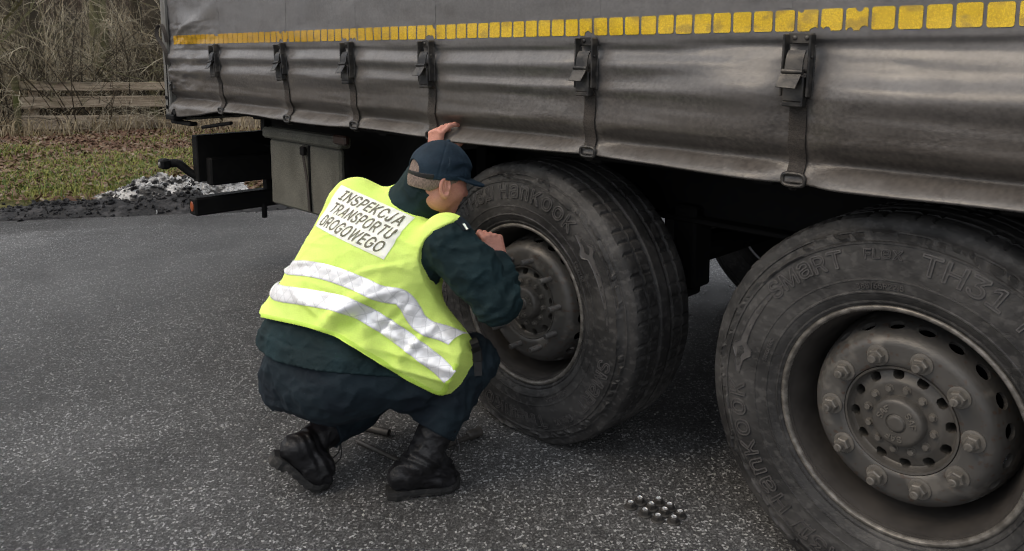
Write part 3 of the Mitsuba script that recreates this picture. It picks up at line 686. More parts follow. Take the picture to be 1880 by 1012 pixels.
def d_armR(P, g=0.): return chain(P, [shR, np.array(shR) * .5 + np.array(elR) * .5 + [0, 0, .006], elR, np.array(elR) * .5 + np.array(wrR) * .5, wrR], [.073 + g, .075 + g, .064 + g, .057 + g, .043 + g], .03)
def d_armL(P, g=0.): return chain(P, [shL, elL, wrL], [.068 + g, .062 + g, .042 + g], .03)
def d_base(P):
    """pelvis, trunk and right thigh under the clothes, softly joined: what the vest hangs on"""
    d = smin(d_torso(P), d_hips(P), .07)
    d = smin(d, smin(cone(P, shL, np.array(shL) * .75 + np.array(elL) * .25, .060, .06), cone(P, shR, np.array(shR) * .8 + np.array(elR) * .2, .064, .066), .03), .09)
    d = smin(d, cone(P, FL0, FL1, .085, .050), .06)
    return smin(d, chain(P, [hipR, np.array(hipR) * .3 + np.array(kneeR) * .7], [.115, .085], .03), .10)
def d_trunk(P):
    d = smin(d_torso(P), d_hips(P), .06)
    return smin(smin(d, d_legR(P), .04), d_legL(P), .04)
CREASE = [((.20, .80), (.04, .56), .010, .011), ((.22, .70), (.10, .42), .010, .012), ((.24, .62), (.20, .37), -.008, .010), ((-.04, .60), (-.21, .45), .008, .011), ((.19, .86), (.00, .80), .006, .010), ((.33, .60), (.30, .36), .009, .011), ((-.12, .40), (.06, .37), .007, .010), ((.17, .77), (.08, .66), -.008, .009), ((-.20, .60), (-.05, .66), .006, .010)]
def folds(P, s, t):
    """folds of the vest: long soft ones running from the right armpit to the left hip, and finer ones across"""
    u = s * .55 + t * LT * .9; w = s * 1.0 - t * LT * .7
    q = np.stack([u * 13 + w * 2, w * 2.4, 0 * u], -1)
    g = meshkit.fbm(q, 2, 4); r1 = 1 - np.sqrt((2 * g - 1) ** 2 + .02)
    q2 = np.stack([t * LT * 22 - s * 5, s * 3.2, 0 * u], -1); g2 = (1 - np.sqrt((2 * meshkit.noise(q2, 8) - 1) ** 2 + .02)) ** 2
    lowmask = np.clip((.66 - t) / .25, .12, 1)
    bulge = .026 * np.exp(-((s - .105 - .25 * (t - .45)) / .028) ** 2) * np.exp(-((t - .46) / .15) ** 2) - .014 * np.exp(-((s - .155 - .25 * (t - .45)) / .022) ** 2) * np.exp(-((t - .46) / .13) ** 2)
    for (s0, t0), (s1, t1), A, w_ in CREASE:
        ex, et = s1 - s0, (t1 - t0) * LT; h = np.clip(((s - s0) * ex + (t - t0) * LT * et) / (ex * ex + et * et), -.15, 1.15)
        dd = np.hypot(s - s0 - h * ex, (t - t0) * LT - h * et); bulge = bulge + A * np.exp(-(dd / w_) ** 2) * np.clip(1.15 - np.abs(h - .5) * 1.9, 0, 1)
    return .020 * r1 * lowmask + .011 * g2 * lowmask + .007 * (meshkit.fbm(P * 9, 2, 5) - .5) + bulge
def hem_t(s): return np.interp(s, [-.25, -.02, .15, .36], [.03, .085, .18, .33])
def wr(P, f, amp, seed): return amp * ((1 - np.abs(2 * meshkit.fbm(P * f, 2, seed) - 1)) ** 3 - .2)
def d_jbody(P):
    return smin(smin(d_torso(P), d_hips(P), .06), chain(P, [hipR, np.array(hipR) * .45 + np.array(kneeR) * .55], [.122, .10], .02), .06) - .013 - wr(P, 11., .008, 3) - wr(P, 23., .004, 6)
def d_vest_open(P):
    """the vest's outside before its edges are cut"""
    s, t, n = torso_st(P)
    return smin(d_base(P) - np.interp(t, [.7, .95], [.023, .013]) - folds(P, s, t), smin(d_jbody(P), smin(d_armR(P, .004), cone(P, shL, np.array(shL) * .7 + np.array(elL) * .3, .072, .070), .01), .05) - .010, .014)
MAN = T().translate([-1.40, -.55, 0]).rotate([0, 0, 1], math.degrees(YAW))
MANW = np.array(MAN.matrix, float); to_man = lambda p: (np.asarray(p, float) - MANW[:3, 3]) @ MANW[:3, :3]
man = thing('person', 'person squatting by the rear wheel in a yellow hi-vis vest, dark uniform and cap', 'person')
def poly_sdf(x, y, pts):
    Q = np.asarray(pts, np.float32); d = np.full(len(x), 1e9, np.float32); ins = np.zeros(len(x), bool)
    for (ax, ay), (bx, by) in zip(Q, np.roll(Q, -1, 0)):
        ex, ey = bx - ax, by - ay; h = np.clip(((x - ax) * ex + (y - ay) * ey) / (ex * ex + ey * ey + 1e-12), 0, 1)
        d = np.minimum(d, (x - ax - h * ex) ** 2 + (y - ay - h * ey) ** 2)
        if ay != by: ins ^= ((ay > y) != (by > y)) & (x < (bx - ax) * (y - ay) / (by - ay) + ax)
    return np.where(ins, -1, 1) * np.sqrt(d)

# ---- materials of the man
def cloth_h(p, n, uv): return noise(p.x * 700, p.y * 700, p.z * 700) * .0004 + fbm(p.x * 55, p.y * 55, p.z * 55, 3) * .0022
def navy(a, b):
    def f(p, n, uv):
        g = fbm(p.x * 12, p.y * 12, p.z * 12, 4); s = noise(p.x * 500, p.y * 500, p.z * 500); lint = smoothstep(.965, .985, noise(p.x * 260, p.y * 260, p.z * 260))
        return mi.Color3f(mix(a, b, smoothstep(.3, .7, g)) * (.75 + .5 * s)) + mi.Color3f(lint * .04)
    return f
mat('jacket_mat', two(bump(pr_(proc(navy((.005, .015, .018), (.010, .026, .031))), .82, spec=.25, sheen=.35), cloth_h)))
mat('trousers_mat', two(bump(pr_(proc(navy((.006, .011, .017), (.010, .019, .026))), .8, spec=.25, sheen=.3), cloth_h)))
mat('cap_mat', two(bump(pr_(proc(navy((.006, .017, .030), (.012, .028, .046))), .75, spec=.3, sheen=.3), lambda p, n, uv: noise(p.x * 600, p.y * 600, p.z * 600) * .0005 + fbm(p.x * 45, p.y * 45, p.z * 45, 3) * .002)))
mat('cuff_mat', two(bump(pr_(proc(navy((.005, .010, .022), (.009, .017, .032))), .9, spec=.2, sheen=.3), lambda p, n, uv: noise(p.x * 420, p.y * 420, p.z * 420) * .0012)))
def vest_col(p, n, uv):
    g = fbm(p.x * 9, p.y * 9, p.z * 9, 4); w = noise(p.x * 520, p.y * 520, p.z * 520)
    return mi.Color3f(mix((.62, .83, .15), (.72, .91, .22), g) * (.93 + .14 * w))
mat('vest_mat', two(bump(pr_(proc(vest_col), .7, spec=.3, sheen=.2), lambda p, n, uv: noise(p.x * 650, p.y * 650, p.z * 650) * .0004 + fbm(p.x * 38, p.y * 38, p.z * 38, 3) * .003)))
def band_col(p, n, uv):
    u, v = uv.x * 15, uv.y
    a = dr.abs((u + v) - dr.floor(u + v) - .5); b = dr.abs((u - v) - dr.floor(u - v) - .5)
    line = dr.maximum(smoothstep(.43, .485, a), smoothstep(.43, .485, b))
    edge = smoothstep(.40, .46, dr.abs(v - .5))
    g = fbm(p.x * 40, p.y * 40, p.z * 40, 3)
    return mi.Color3f(mix((.93, .93, .94), (.42, .43, .44), line * .34 + edge * .4) * (.9 + .15 * g))
def band_h(p, n, uv):
    u, v = uv.x * 15, uv.y
    a = (u + v) - dr.floor(u + v) - .5; b = (u - v) - dr.floor(u - v) - .5
    return (.5 - dr.maximum(dr.abs(a), dr.abs(b))) * .003 + fbm(p.x * 25, p.y * 25, p.z * 25, 2) * .003
mat('band_mat', two(bump(pr_(proc(band_col), .33, metallic=.3, spec=.6), band_h, 1.0, 1.5e-3)))
mat('panel_mat', two(pr_(proc(lambda p, n, uv: mi.Color3f(mix((.86, .87, .80), (.78, .82, .55), smoothstep(.58, .72, fbm(p.x * 30, p.y * 30, p.z * 30, 3)) * .5))), .45, spec=.5)))
mat('print_mat', two(pr_(proc(lambda p, n, uv: mi.Color3f(mix((.10, .095, .07), (.20, .20, .13), fbm(p.x * 70, p.y * 70, p.z * 70, 3)))), .6)))
mat('faded_print_mat', two(pr_((.84, .86, .40), .5)))
def skin_col(p, n, uv):
    g = fbm(p.x * 35, p.y * 35, p.z * 35, 4); h = noise(p.x * 300, p.y * 300, p.z * 300)
    return mi.Color3f(mix((.47, .19, .14), (.60, .31, .24), g) * (.9 + .18 * h))
mat('skin_mat', two(bump(pr_(proc(skin_col), .5, spec=.4, flatness=.3), lambda p, n, uv: fbm(p.x * 220, p.y * 220, p.z * 220, 3) * .0012)))
mat('hair_mat', two(bump(pr_(proc(lambda p, n, uv: mi.Color3f(mix((.10, .07, .055), (.28, .21, .175), noise(p.x * 380, p.y * 380, p.z * 160)))), .7), lambda p, n, uv: noise(p.x * 480, p.y * 480, p.z * 200) * .003)))
mat('boot_mat', two(bump(pr_(proc(lambda p, n, uv: mi.Color3f(mix((.005, .005, .006), (.016, .016, .018), smoothstep(.4, .75, fbm(p.x * 26, p.y * 26, p.z * 26, 4))))), .48, spec=.35), lambda p, n, uv: fbm(p.x * 60, p.y * 60, p.z * 60, 4) * .0028)))
mat('sole_mat', two(bump(pr_(proc(lambda p, n, uv: mi.Color3f(mix((.010, .010, .010), (.05, .046, .042), smoothstep(.5, .75, fbm(p.x * 30, p.y * 30, p.z * 30, 4))))), .8), lambda p, n, uv: fbm(p.x * 80, p.y * 80, p.z * 80, 3) * .003)))
mat('silver_mat', two(pr_((.72, .73, .74), .25, metallic=.8)))
mat('strap_mat', two(pr_((.012, .012, .013), .6)))

# ---- vest
HEM = [(-0.1813, 0.1982), (-0.1046, 0.2359), (-0.0218, 0.2806), (0.0652, 0.3223), (0.1336, 0.3376), (0.2046, 0.3432), (0.2598, 0.3333), (0.3099, 0.3191), (0.3617, 0.3105), (0.4087, 0.3053), (0.4263, 0.3013), (0.4372, 0.3193), (0.4489, 0.3654), (0.4491, 0.4990), (0.4338, 0.5308), (0.4006, 0.5773), (0.3618, 0.6151), (0.3243, 0.6334), (0.2845, 0.6645), (0.2532, 0.7117), (0.2255, 0.7559), (0.2008, 0.8051), (0.1926, 0.8472), (0.2064, 0.9018), (0.2330, 0.9659), (0.2578, 1.0242), (0.2617, 1.0673)]
_h = np.array(HEM); _h = np.vstack([_h[:1], (_h[:-2] + 2 * _h[1:-1] + _h[2:]) / 4, _h[-1:]]); HEM = [tuple(x) for x in _h]
VEST = [(-.40, .145), (-.30, .165)] + HEM + [(.285, 1.09), (.26, 1.30), (-.30, 1.30), (-.29, 1.02), (-.40, 1.0)]
NK0, NK1 = np.array([0.1296, 0.1736, 0.9273]), np.array([0.1960, 0.1493, 1.0101])
NKD = unit(NK1 - NK0)
def neck_cyl(P, r):
    q = P - NK0.astype(np.float32); h = q @ NKD.astype(np.float32); rad = np.linalg.norm(q - h[:, None] * NKD.astype(np.float32), axis=1); return rad - r, h
def d_vest(P):
    s, t, n = torso_st(P)
    d = smax(d_vest_open(P), poly_sdf(s, t, VEST), .005)
    rad, h = neck_cyl(P, .094); d = smax(d, -np.maximum(rad, -h - .03), .006)
    front = n - np.where(s > .22, .24, .30)
    return smax(np.maximum(d, front), -(d_base(P) + .004) if False else d, .004)
vb0, vb1 = [-.80, -.55, .12], [.35, .55, 1.22]
lo, hi = np.array([-0.4553, 0.0272, 0.2399]), np.array([0.4156, 0.1438, 1.1212])
VLO, VHI = [lo[0], -.60, lo[2] - .05], [hi[0] + .03, .60, hi[2] + .05]
vest_mesh = smooth_mesh(surface(d_vest, VLO, VHI, .0042), 6)
obj('vest', vest_mesh, 'vest_mat', man, smooth=True, to_world=MAN)
VK = man + '__vest'
def drape(S, Tt, lift):
    P = A0 + np.outer(S, RR) + np.outer(np.asarray(Tt) * LT, TT) - CC * .5
    f = lambda Q: d_vest_open(Q)
    H = trace(f, P, CC.astype(np.float32), 70)
    e = 2e-3; g = np.stack([f(H + np.eye(3, dtype=np.float32)[k] * e) - f(H - np.eye(3, dtype=np.float32)[k] * e) for k in range(3)], -1)
    g /= np.linalg.norm(g, axis=1, keepdims=True) + 1e-9
    return H + g * np.asarray(lift).reshape(-1, 1), g
def band(center, width, name, nu=150, nv=9):
    C = spline(center, nu); tg = np.gradient(C * [1, LT], axis=0); tg /= np.linalg.norm(tg, axis=1, keepdims=True); nrm = np.stack([-tg[:, 1], tg[:, 0]], -1)
    v = np.linspace(-.5, .5, nv); S = C[:, 0][:, None] + nrm[:, 0][:, None] * v * width; U = C[:, 1][:, None] + nrm[:, 1][:, None] * v * width / LT
    lift = np.full((nu, nv), .0032); lift[:, [0, -1]] = .0012; lift[[0, -1]] = .001
    H, g = drape(S.ravel(), U.ravel(), lift)
    L = np.r_[0, np.cumsum(np.linalg.norm(np.diff(C * [1, LT], axis=0), axis=1))]
    uv = np.stack(np.meshgrid(L / .62, v + .5, indexing='ij'), -1).reshape(-1, 2)
    F_ = grid_faces(nu, nv); row = poly_sdf(S[:, nv // 2], U[:, nv // 2], VEST) < -.0005; row &= (np.abs(d_vest_open((H - g * lift.reshape(-1, 1)).astype(np.float32))) < .006).reshape(nu, nv).all(1); okv = np.repeat(row, nv); F_ = F_[okv[F_].all(1)]
    used = np.unique(F_); new = -np.ones(len(H), int); new[used] = np.arange(len(used))
    obj(name, tm((H[used], new[F_])), 'band_mat', VK, smooth=True, to_world=MAN, uv=uv[used])
up = [(-0.1839, 0.4610), (-0.0657, 0.5277), (0.0144, 0.5621), (0.1033, 0.5851), (0.1628, 0.5933), (0.1921, 0.6081), (0.2192, 0.6208), (0.2502, 0.5932), (0.2800, 0.5624), (0.3168, 0.5532), (0.3574, 0.5655), (0.3993, 0.5663), (0.4425, 0.5456)]
low = [(-0.1618, 0.3369), (-0.0101, 0.4201), (0.1036, 0.4763), (0.1755, 0.4806), (0.2445, 0.4699), (0.3104, 0.4554), (0.3807, 0.4378), (0.4561, 0.4074)]
up = [(-.30, up[0][1] - .03), (-.24, up[0][1] - .005)] + up; low = [(-.30, low[0][1] - .03), (-.24, low[0][1] - .005)] + low
band(up, .050, 'reflective_band'); band(low, .052, 'reflective_band')
hb = np.array(HEM)[:14]; hc = np.array([.12, .62]); hb = hb + (hc - hb) / np.linalg.norm((hc - hb) * [1, LT], axis=1, keepdims=True) * .0065
def edge_band(center, width, lift_, name):
    C = spline(center, 160); tg = np.gradient(C * [1, LT], axis=0); tg /= np.linalg.norm(tg, axis=1, keepdims=True); nrm = np.stack([-tg[:, 1], tg[:, 0]], -1)
    v = np.linspace(-.5, .5, 4); S = C[:, 0][:, None] + nrm[:, 0][:, None] * v * width; U = C[:, 1][:, None] + nrm[:, 1][:, None] * v * width / LT
    H, g = drape(S.ravel(), U.ravel(), np.tile([.0005, .0022, .0022, .0005], 160)); obj(name, tm((H, grid_faces(160, 4))), 'vest_trim_mat', VK, smooth=True, to_world=MAN)
mat('vest_trim_mat', two(pr_((.50, .72, .10), .7, spec=.3)))
edge_band(hb, .012, .002, 'hem_binding')
PC = np.array([(-0.1952, 0.6877), (0.1232, 0.7322), (0.0970, 0.9609), (-0.2074, 0.9189)])      # text panel corners: bottom left, bottom right, top right, top left
def panel_st(u, v):
    u, v = np.asarray(u)[:, None], np.asarray(v)[:, None]; return (PC[0] * (1 - u) + PC[1] * u) * (1 - v) + (PC[3] * (1 - u) + PC[2] * u) * v
uu, vv = [a.ravel() for a in np.meshgrid(np.linspace(0, 1, 60), np.linspace(0, 1, 34), indexing='ij')]
st_ = panel_st(uu, vv); H, g = drape(st_[:, 0], st_[:, 1], np.full(len(uu), .0028) - .0016 * ((uu < .001) | (uu > .999) | (vv < .001) | (vv > .999)))
obj('text_panel', tm((H, grid_faces(60, 34))), 'panel_mat', VK, smooth=True, to_world=MAN)
def print_line(text, u0, u1, v0, hv, matn, name, slant=.22, lift=.0042):
    gl = []; x_ = 0.
    for ch in text:
        q_ = meshkit.text_mesh(ch, 1.0, .02, True); lo_, hi_ = q_.bounds[0][0], q_.bounds[1][0]; q_.vertices[:, 0] += x_ - lo_; x_ += hi_ - lo_ + .20; gl.append(q_)
    g = cat(gl); g = trimesh.Trimesh(*trimesh.remesh.subdivide_to_size(g.vertices, g.faces, .16)[:2], process=False)
    v = g.vertices; w = g.bounds[1][0] - g.bounds[0][0]; f = g.triangles_center[:, 2] > .011
    g.update_faces(f); g.remove_unreferenced_vertices(); v = g.vertices
    X = (v[:, 0] - v[:, 0].min()) / w; ph = .165; pw = .33
    u = u0 + X * (u1 - u0) + (v[:, 1] - .5) * hv * ph / pw * slant; vv = v0 + v[:, 1] * hv
    st = panel_st(u, vv); H, gn = drape(st[:, 0], st[:, 1], np.full(len(u), lift))
    obj(name, trimesh.Trimesh(H, g.faces, process=False), matn, VK, to_world=MAN)
print_line('INSPEKCJA', .12, .95, .70, .23, 'print_mat', 'printed_word')
print_line('TRANSPORTU', .10, .95, .39, .235, 'print_mat', 'printed_word')
print_line('DROGOWEGO', .10, .93, .07, .24, 'print_mat', 'printed_word')

# ---- jacket
def elbow_folds(P, c, ax, amp):
    q = P - np.asarray(c, np.float32); h = q @ unit(ax).astype(np.float32)
    return amp * np.sin(h * 150 + 9 * meshkit.noise(P * 14, 3)) * np.exp(-(h / .075) ** 2)
def d_jacket(P):
    s, t, n = torso_st(P)
    body = d_jbody(P)
    ht = hem_t(s); band_ = np.clip((t - ht) * LT, -1, 1)
    body = body + .004 * np.exp(-((band_ - .060) / .005) ** 2) - .004 * (band_ < .06)
    gather = (band_ < .058) * (s > .0); body = body - gather * .0022 * np.sin(s * 900 + 4 * meshkit.noise(P * 30, 1))
    body = np.maximum(body, (ht - t) * LT)
    arm = smin(d_armR(P, .004), d_armL(P, .004), .01)
    arm = arm - elbow_folds(P, elR, np.array(shR) - np.array(elR), .0035) - wr(P, 14., .008, 7) - wr(P, 27., .004, 8)
    cut = lambda a, b: (P - (np.array(b) * .97 + np.array(a) * .03).astype(np.float32)) @ unit(np.array(b) - np.array(a)).astype(np.float32)
    d = smin(body, arm, .05)
    d = np.maximum(d, -(d_vest(P) + .006))
    d = np.where((np.linalg.norm(P - np.array(wrR, np.float32), axis=1) < .11), np.maximum(d, cut(elR, wrR)), d)
    return np.where((np.linalg.norm(P - np.array(wrL, np.float32), axis=1) < .11), np.maximum(d, cut(elL, wrL)), d)
JLO = [VLO[0] - .02, -.55, .15]; JHI = [max(elR[0], wrR[0]) + .12, max(wrL[1], .4) + .12, 1.20]
obj('jacket', smooth_mesh(surface(d_jacket, JLO, JHI, .005), 5), 'jacket_mat', man, smooth=True, to_world=MAN)
JK = man + '__jacket'
d_trim = lambda P: d_jacket(P)
def d_cuff(P):
    a, b = np.array(elR), np.array(wrR); u_ = unit(b - a); c = b - u_ * .012
    d = chain(P, [c - u_ * .035, c + u_ * .018], [.047, .041], .01); h = (P - c.astype(np.float32)) @ u_.astype(np.float32)
    q = P - c.astype(np.float32); ang = np.arctan2(q @ unit(np.cross(u_, [0, 1, 0.2])).astype(np.float32), q @ unit(np.cross(u_, np.cross(u_, [0, 1, .2]))).astype(np.float32))
    return np.maximum(d - .0012 * np.sin(ang * 26), np.abs(h + .012) - .034)
cc = np.array(wrR); obj('cuff', smooth_mesh(surface(d_cuff, cc - .1, cc + .1, .0025), 3), 'cuff_mat', JK, smooth=True, to_world=MAN)
def d_collar(P):
    rad, h = neck_cyl(P, .081); rad = rad - .10 * np.clip(h, -.05, .05) * -.4
    q = np.abs(rad) - .011; hh = np.abs(h - .046) - .064
    return np.where((q > 0) & (hh > 0), np.hypot(np.maximum(q, 0), np.maximum(hh, 0)), np.maximum(q, hh)) - .006 - wr(P, 16., .006, 5)
obj('collar', smooth_mesh(surface(d_collar, NK0 - .16, NK0 + .18, .0036), 4), 'jacket_mat', JK, smooth=True, to_world=MAN)
def d_trousers0(P):
    d = smin(smin(d_hips(P), cone(P, A0 + TT * .08, A0 + TT * .16, .15, .15), .06), smin(d_legR(P), d_legL(P), .02), .05) - .008
    d = d - wr(P, 9., .010, 13) - wr(P, 21., .005, 19) - elbow_folds(P, kneeR, np.array(hipR) - np.array(kneeR), .0035)
    # the seam between the seats of the trousers
    mid = (np.array(butR) + np.array(butL)) / 2; ax = unit(np.array(butR) - np.array(butL)).astype(np.float32)
    d = d + .004 * np.exp(-(((P - mid.astype(np.float32)) @ ax) / .006) ** 2)
    for kn, an in ((kneeR, ankR), (kneeL, ankL)):
        u_ = unit(np.array(an) - np.array(kn)); c = np.array(an) - u_ * .098
        lowr = np.linalg.norm(P - c.astype(np.float32), axis=1) < .20
        d = np.where(lowr, np.maximum(d, (P - c.astype(np.float32)) @ u_.astype(np.float32)), d)
    return d
def d_trousers(P): return np.maximum(d_trousers0(P), -(d_jacket(P) + .006))
# shoulder strap of the jacket with a pale badge
sp = trace(lambda Q: d_jacket(Q), np.array([[0.2953, -0.2800, 0.9678], [0.3138, -0.2820, 0.9526], [0.3260, -0.2844, 0.9343], [0.3383, -0.2872, 0.9130]]), unit(np.array([0.2635, 0.5020, 0.7790]) - np.array([0.3263, -0.4780, 0.9960])).astype(np.float32), 60)
spn = unit(np.array([.25, -.8, .5]))
obj('shoulder_strap', ribbon(spline((sp + spn * .004)[:3], 12), [.7, .35, -.1], .034, .005), 'trousers_mat', JK, to_world=MAN)
obj('shoulder_badge', ribbon(spline((sp + spn * .008)[1:3] * [1, 1, 1], 5), [.7, .35, -.1], .007, .002), 'panel_mat', JK, to_world=MAN)
# side strap of the vest with its plastic buckle
sbo = np.array([[0.3152, -0.5084, 0.7663], [0.3319, -0.5120, 0.7386], [0.3514, -0.5164, 0.7054], [0.3626, -0.5216, 0.6667], [0.3654, -0.5289, 0.6114]])
sb = np.array([trace(lambda Q: np.minimum(d_vest(Q), np.minimum(d_jacket(Q), d_trousers0(Q))), sbo[k:k + 1], unit(sbo[k] - to_man(CAM)).astype(np.float32), 80)[0] for k in range(5)]) + np.array([.0, -.010, .004])
obj('side_strap', ribbon(spline(sb, 20), [1, .2, .3], .026, .003), 'strap_mat', VK, to_world=MAN)
bb = rbox(-.017, .017, -.006, .006, -.024, .024, .004); bb.apply_transform(trimesh.transformations.rotation_matrix(-.12, [0, 1, 0])); bb.apply_translation(sb[3] + [0, -.006, 0])
obj('strap_buckle', bb, 'strap_mat', VK, to_world=MAN)

# ---- trousers
obj('trousers', smooth_mesh(surface(d_trousers, [VLO[0] - .03, -.45, .05], [kneeR[0] + .14, max(kneeL[1], kneeR[1]) + .14, .62], .005), 5), 'trousers_mat', man, smooth=True, to_world=MAN)

# ---- boots
def boot(heel, toe, ank, knee, lift, name, label=None):
    heel, toe, ank, knee = [np.array(v, float) for v in (heel, toe, ank, knee)]
    f = toe - heel; L = np.linalg.norm(f); f /= L; side = unit(np.cross(f, [0, 0, 1.])); upv = np.cross(side, f)
    heel_c = heel + f * .035; ball = heel + f * (L * .68); tip = heel + f * (L - .045)
    root = numbered(man + '__' + name)
    if label: tag(root, label)
    Z = np.array([0, 0, 1.])
    if lift:   # heel up, standing on the ball of the foot
        tip[2] = .052; ball[2] = .062
    else:
        heel_c = heel_c + Z * .062; ball = ball + Z * .052; tip = tip + Z * .045
    if lift: heel_c = heel_c + upv * .045
    ua = unit(knee - ank)
    def d_up(P):
        d = chain(P, [heel_c, ball, tip], [.038, .044, .036], .03)
        d = smin(d, chain(P, [heel_c + upv * .02 + f * .02, ank, ank + ua * .14], [.043, .046, .064], .02), .03)
        d = smin(d, chain(P, [ank + f * .03, ball + upv * .02], [.042, .037], .02), .03)
        d = np.maximum(d, (P - (ank + ua * .135).astype(np.float32)) @ ua.astype(np.float32))
        d = np.maximum(d, -((P - ank.astype(np.float32)) @ ua.astype(np.float32) - .095) if False else d)
        ring = (P - ank.astype(np.float32)) @ ua.astype(np.float32)
        return d - .003 * np.sin(ring * 190 + 7 * meshkit.noise(P * 16, 2)) * np.exp(-((ring - .0) / .05) ** 2) - wr(P, 20., .006, 17)
    lo_, hi_ = np.min([heel_c, ball, tip, ank + ua * .15], 0) - .09, np.max([heel_c, ball, tip, ank + ua * .15], 0) + .09
    obj('upper', smooth_mesh(surface(d_up, lo_, hi_, .0036), 3), 'boot_mat', root, smooth=True, to_world=MAN)
    # sole: an outline swept along the foot with tread lugs
    out = []; M = 40
    bow = lambda k: np.interp(k, [0, .12, .35, .62, .85, .96, 1], [.018, .036, .033, .047, .043, .026, .008])
    pts = []
    ks = np.linspace(0, 1, M)
    mid = np.array([heel_c - f * .046, heel_c, heel_c * .5 + ball * .5, ball, tip, tip + f * .045]); mid = spline(mid, M)
    t_ = np.gradient(mid, axis=0); t_ /= np.linalg.norm(t_, axis=1, keepdims=True); un = np.cross(np.broadcast_to(side, t_.shape), t_)
    un = np.where((un @ Z)[:, None] < 0, -un, un)
    V = []
    for i in range(M):
        w_ = bow(ks[i]) + .002; base = mid[i] - un[i] * np.interp(ks[i], [0, .15, .6, .8, 1], [.046, .045, .037, .033, .018])
        hgt = .012 + (.010 if ks[i] < .3 else 0); lug = .004 * (i % 3 == 0)
        for sx, hz in ((-1, .012), (-1.06, 0), (-1.02, -hgt + lug), (-.5, -hgt), (.5, -hgt), (1.02, -hgt + lug), (1.06, 0), (1, .012)): V.append(base + side * w_ * sx + un[i] * hz)
    V = np.array(V); F = []
    for i in range(M - 1):
        for j in range(8):
            q = (j + 1) % 8; F.append((i * 8 + j, i * 8 + q, i * 8 + 8 + q, i * 8 + 8 + j))
    caps = [(0, 1, 2, 3), (0, 3, 4, 7), (4, 5, 6, 7)]; F += [tuple(x for x in c) for c in caps] + [tuple(x + (M - 1) * 8 for x in c[::-1]) for c in caps]
    V[:, 2] = np.maximum(V[:, 2], .0015); sm = tm((V, np.array(F))); sm.fix_normals()
    obj('sole', sm, 'sole_mat', root, to_world=MAN)
    for s in (-1, 1):
        a = ank + ua * .09 + f * .062 + side * s * .012; b = ank - ua * .02 + f * .10 + side * s * .02
        obj('lace', tube(spline([a, (a + b) / 2 + f * .028 + side * s * .006, b + f * .012], 12), .0022, 6), 'strap_mat', root, smooth=40, to_world=MAN)
boot([0.0548, -0.0647, 0.0000], [0.2770, 0.0065, 0.0000], ankR, kneeR, False, 'boot')
lh = np.array([-0.3161, -0.0573, 0.1354]); lt = np.array([-0.1421, 0.0065, 0.0000]); boot(lh, lt, ankL, kneeL, True, 'boot', 'boot with its heel lifted off the ground')

# ---- head
HF = unit([.80, .53, -.28]); HU = np.array([.27, .12, .95]); HU = unit(HU - HF * (HU @ HF)); HR = np.cross(HF, HU); HX = np.array([HF, HR, HU])
HC = np.array([0.2106, 0.1333, 1.0421])
hp = lambda f_, r_, u_: HC + HF * f_ + HR * r_ + HU * u_
def d_head(P):
    d = ell(P, HC, HX, [.098, .077, .098])
    d = smin(d, ell(P, hp(.035, 0, -.065), HX, [.062, .060, .075]), .05)
    d = smin(d, ell(P, hp(.060, 0, -.118), HX, [.030, .034, .026]), .035)         # chin
    for s in (-1, 1):
        d = smin(d, ell(P, hp(.055, s * .040, -.052), HX, [.026, .024, .024]), .03)   # cheekbone
        d = smin(d, ell(P, hp(.005, s * .056, -.090), HX, [.03, .016, .03]), .03)       # jaw angle
        d = smax(d, -ell(P, hp(.100, s * .030, -.022), HX, [.016, .017, .010]), .015)   # eye socket
        d = smin(d, ell(P, hp(.080, s * .030, -.023), HX, [.013, .013, .011]), .004)
    d = smin(d, cone(P, hp(.094, 0, -.018), hp(.117, 0, -.055), .008, .0125), .016)   # nose
    for s in (-1, 1): d = smin(d, ell(P, hp(.104, s * .011, -.058), HX, [.010, .008, .008]), .008)
    d = smin(d, ell(P, hp(.098, 0, -.080), HX, [.009, .024, .0055]), .006); d = smin(d, ell(P, hp(.095, 0, -.091), HX, [.010, .021, .006]), .006)
    d = smax(d, -ell(P, hp(.108, 0, -.0855), HX, [.012, .022, .0015]), .003)
    d = smin(d, cone(P, NK0 + NKD * -.03, hp(-.010, 0, -.07), .062, .056), .03)
    for s in (-1, 1):      # ears
        EX = np.array([unit(HF * .98 + HR * s * .12), unit(HR * s - HF * .12), HU]); EX[1] = unit(EX[1] - EX[0] * (EX[1] @ EX[0])); EX[2] = np.cross(EX[0], EX[1]) * 1.0
        tilt = .22; e0, e2 = EX[0].copy(), EX[2].copy() * np.sign(EX[2] @ HU); EX[0], EX[2] = e0 * math.cos(tilt) + e2 * math.sin(tilt) * 1, e2 * math.cos(tilt) - e0 * math.sin(tilt)
        c = hp(-.012, s * .083, -.042)
        ear = ell(P, c, EX, [.021, .0075, .036])
        ear = smin(ear, ell(P, c - EX[2] * .026 + EX[0] * .006, EX, [.010, .006, .012]), .008)
        ear = smax(ear, -ell(P, c + EX[1] * .0052 + EX[0] * .003 + EX[2] * .002, EX, [.013, .0075, .025]), .003)
        ear = smin(ear, ell(P, c + EX[0] * .015 - EX[2] * .004 + EX[1] * .002, EX, [.004, .004, .007]), .005)   # tragus
        ear = smin(ear, ell(P, c + EX[1] * .0015 + EX[0] * .001 + EX[2] * .005, EX, [.0035, .003, .019]), .004)
        d = smin(d, ear, .007)
    return d
head_mesh = smooth_mesh(surface(d_head, HC - .19, HC + .17, .0024), 2)
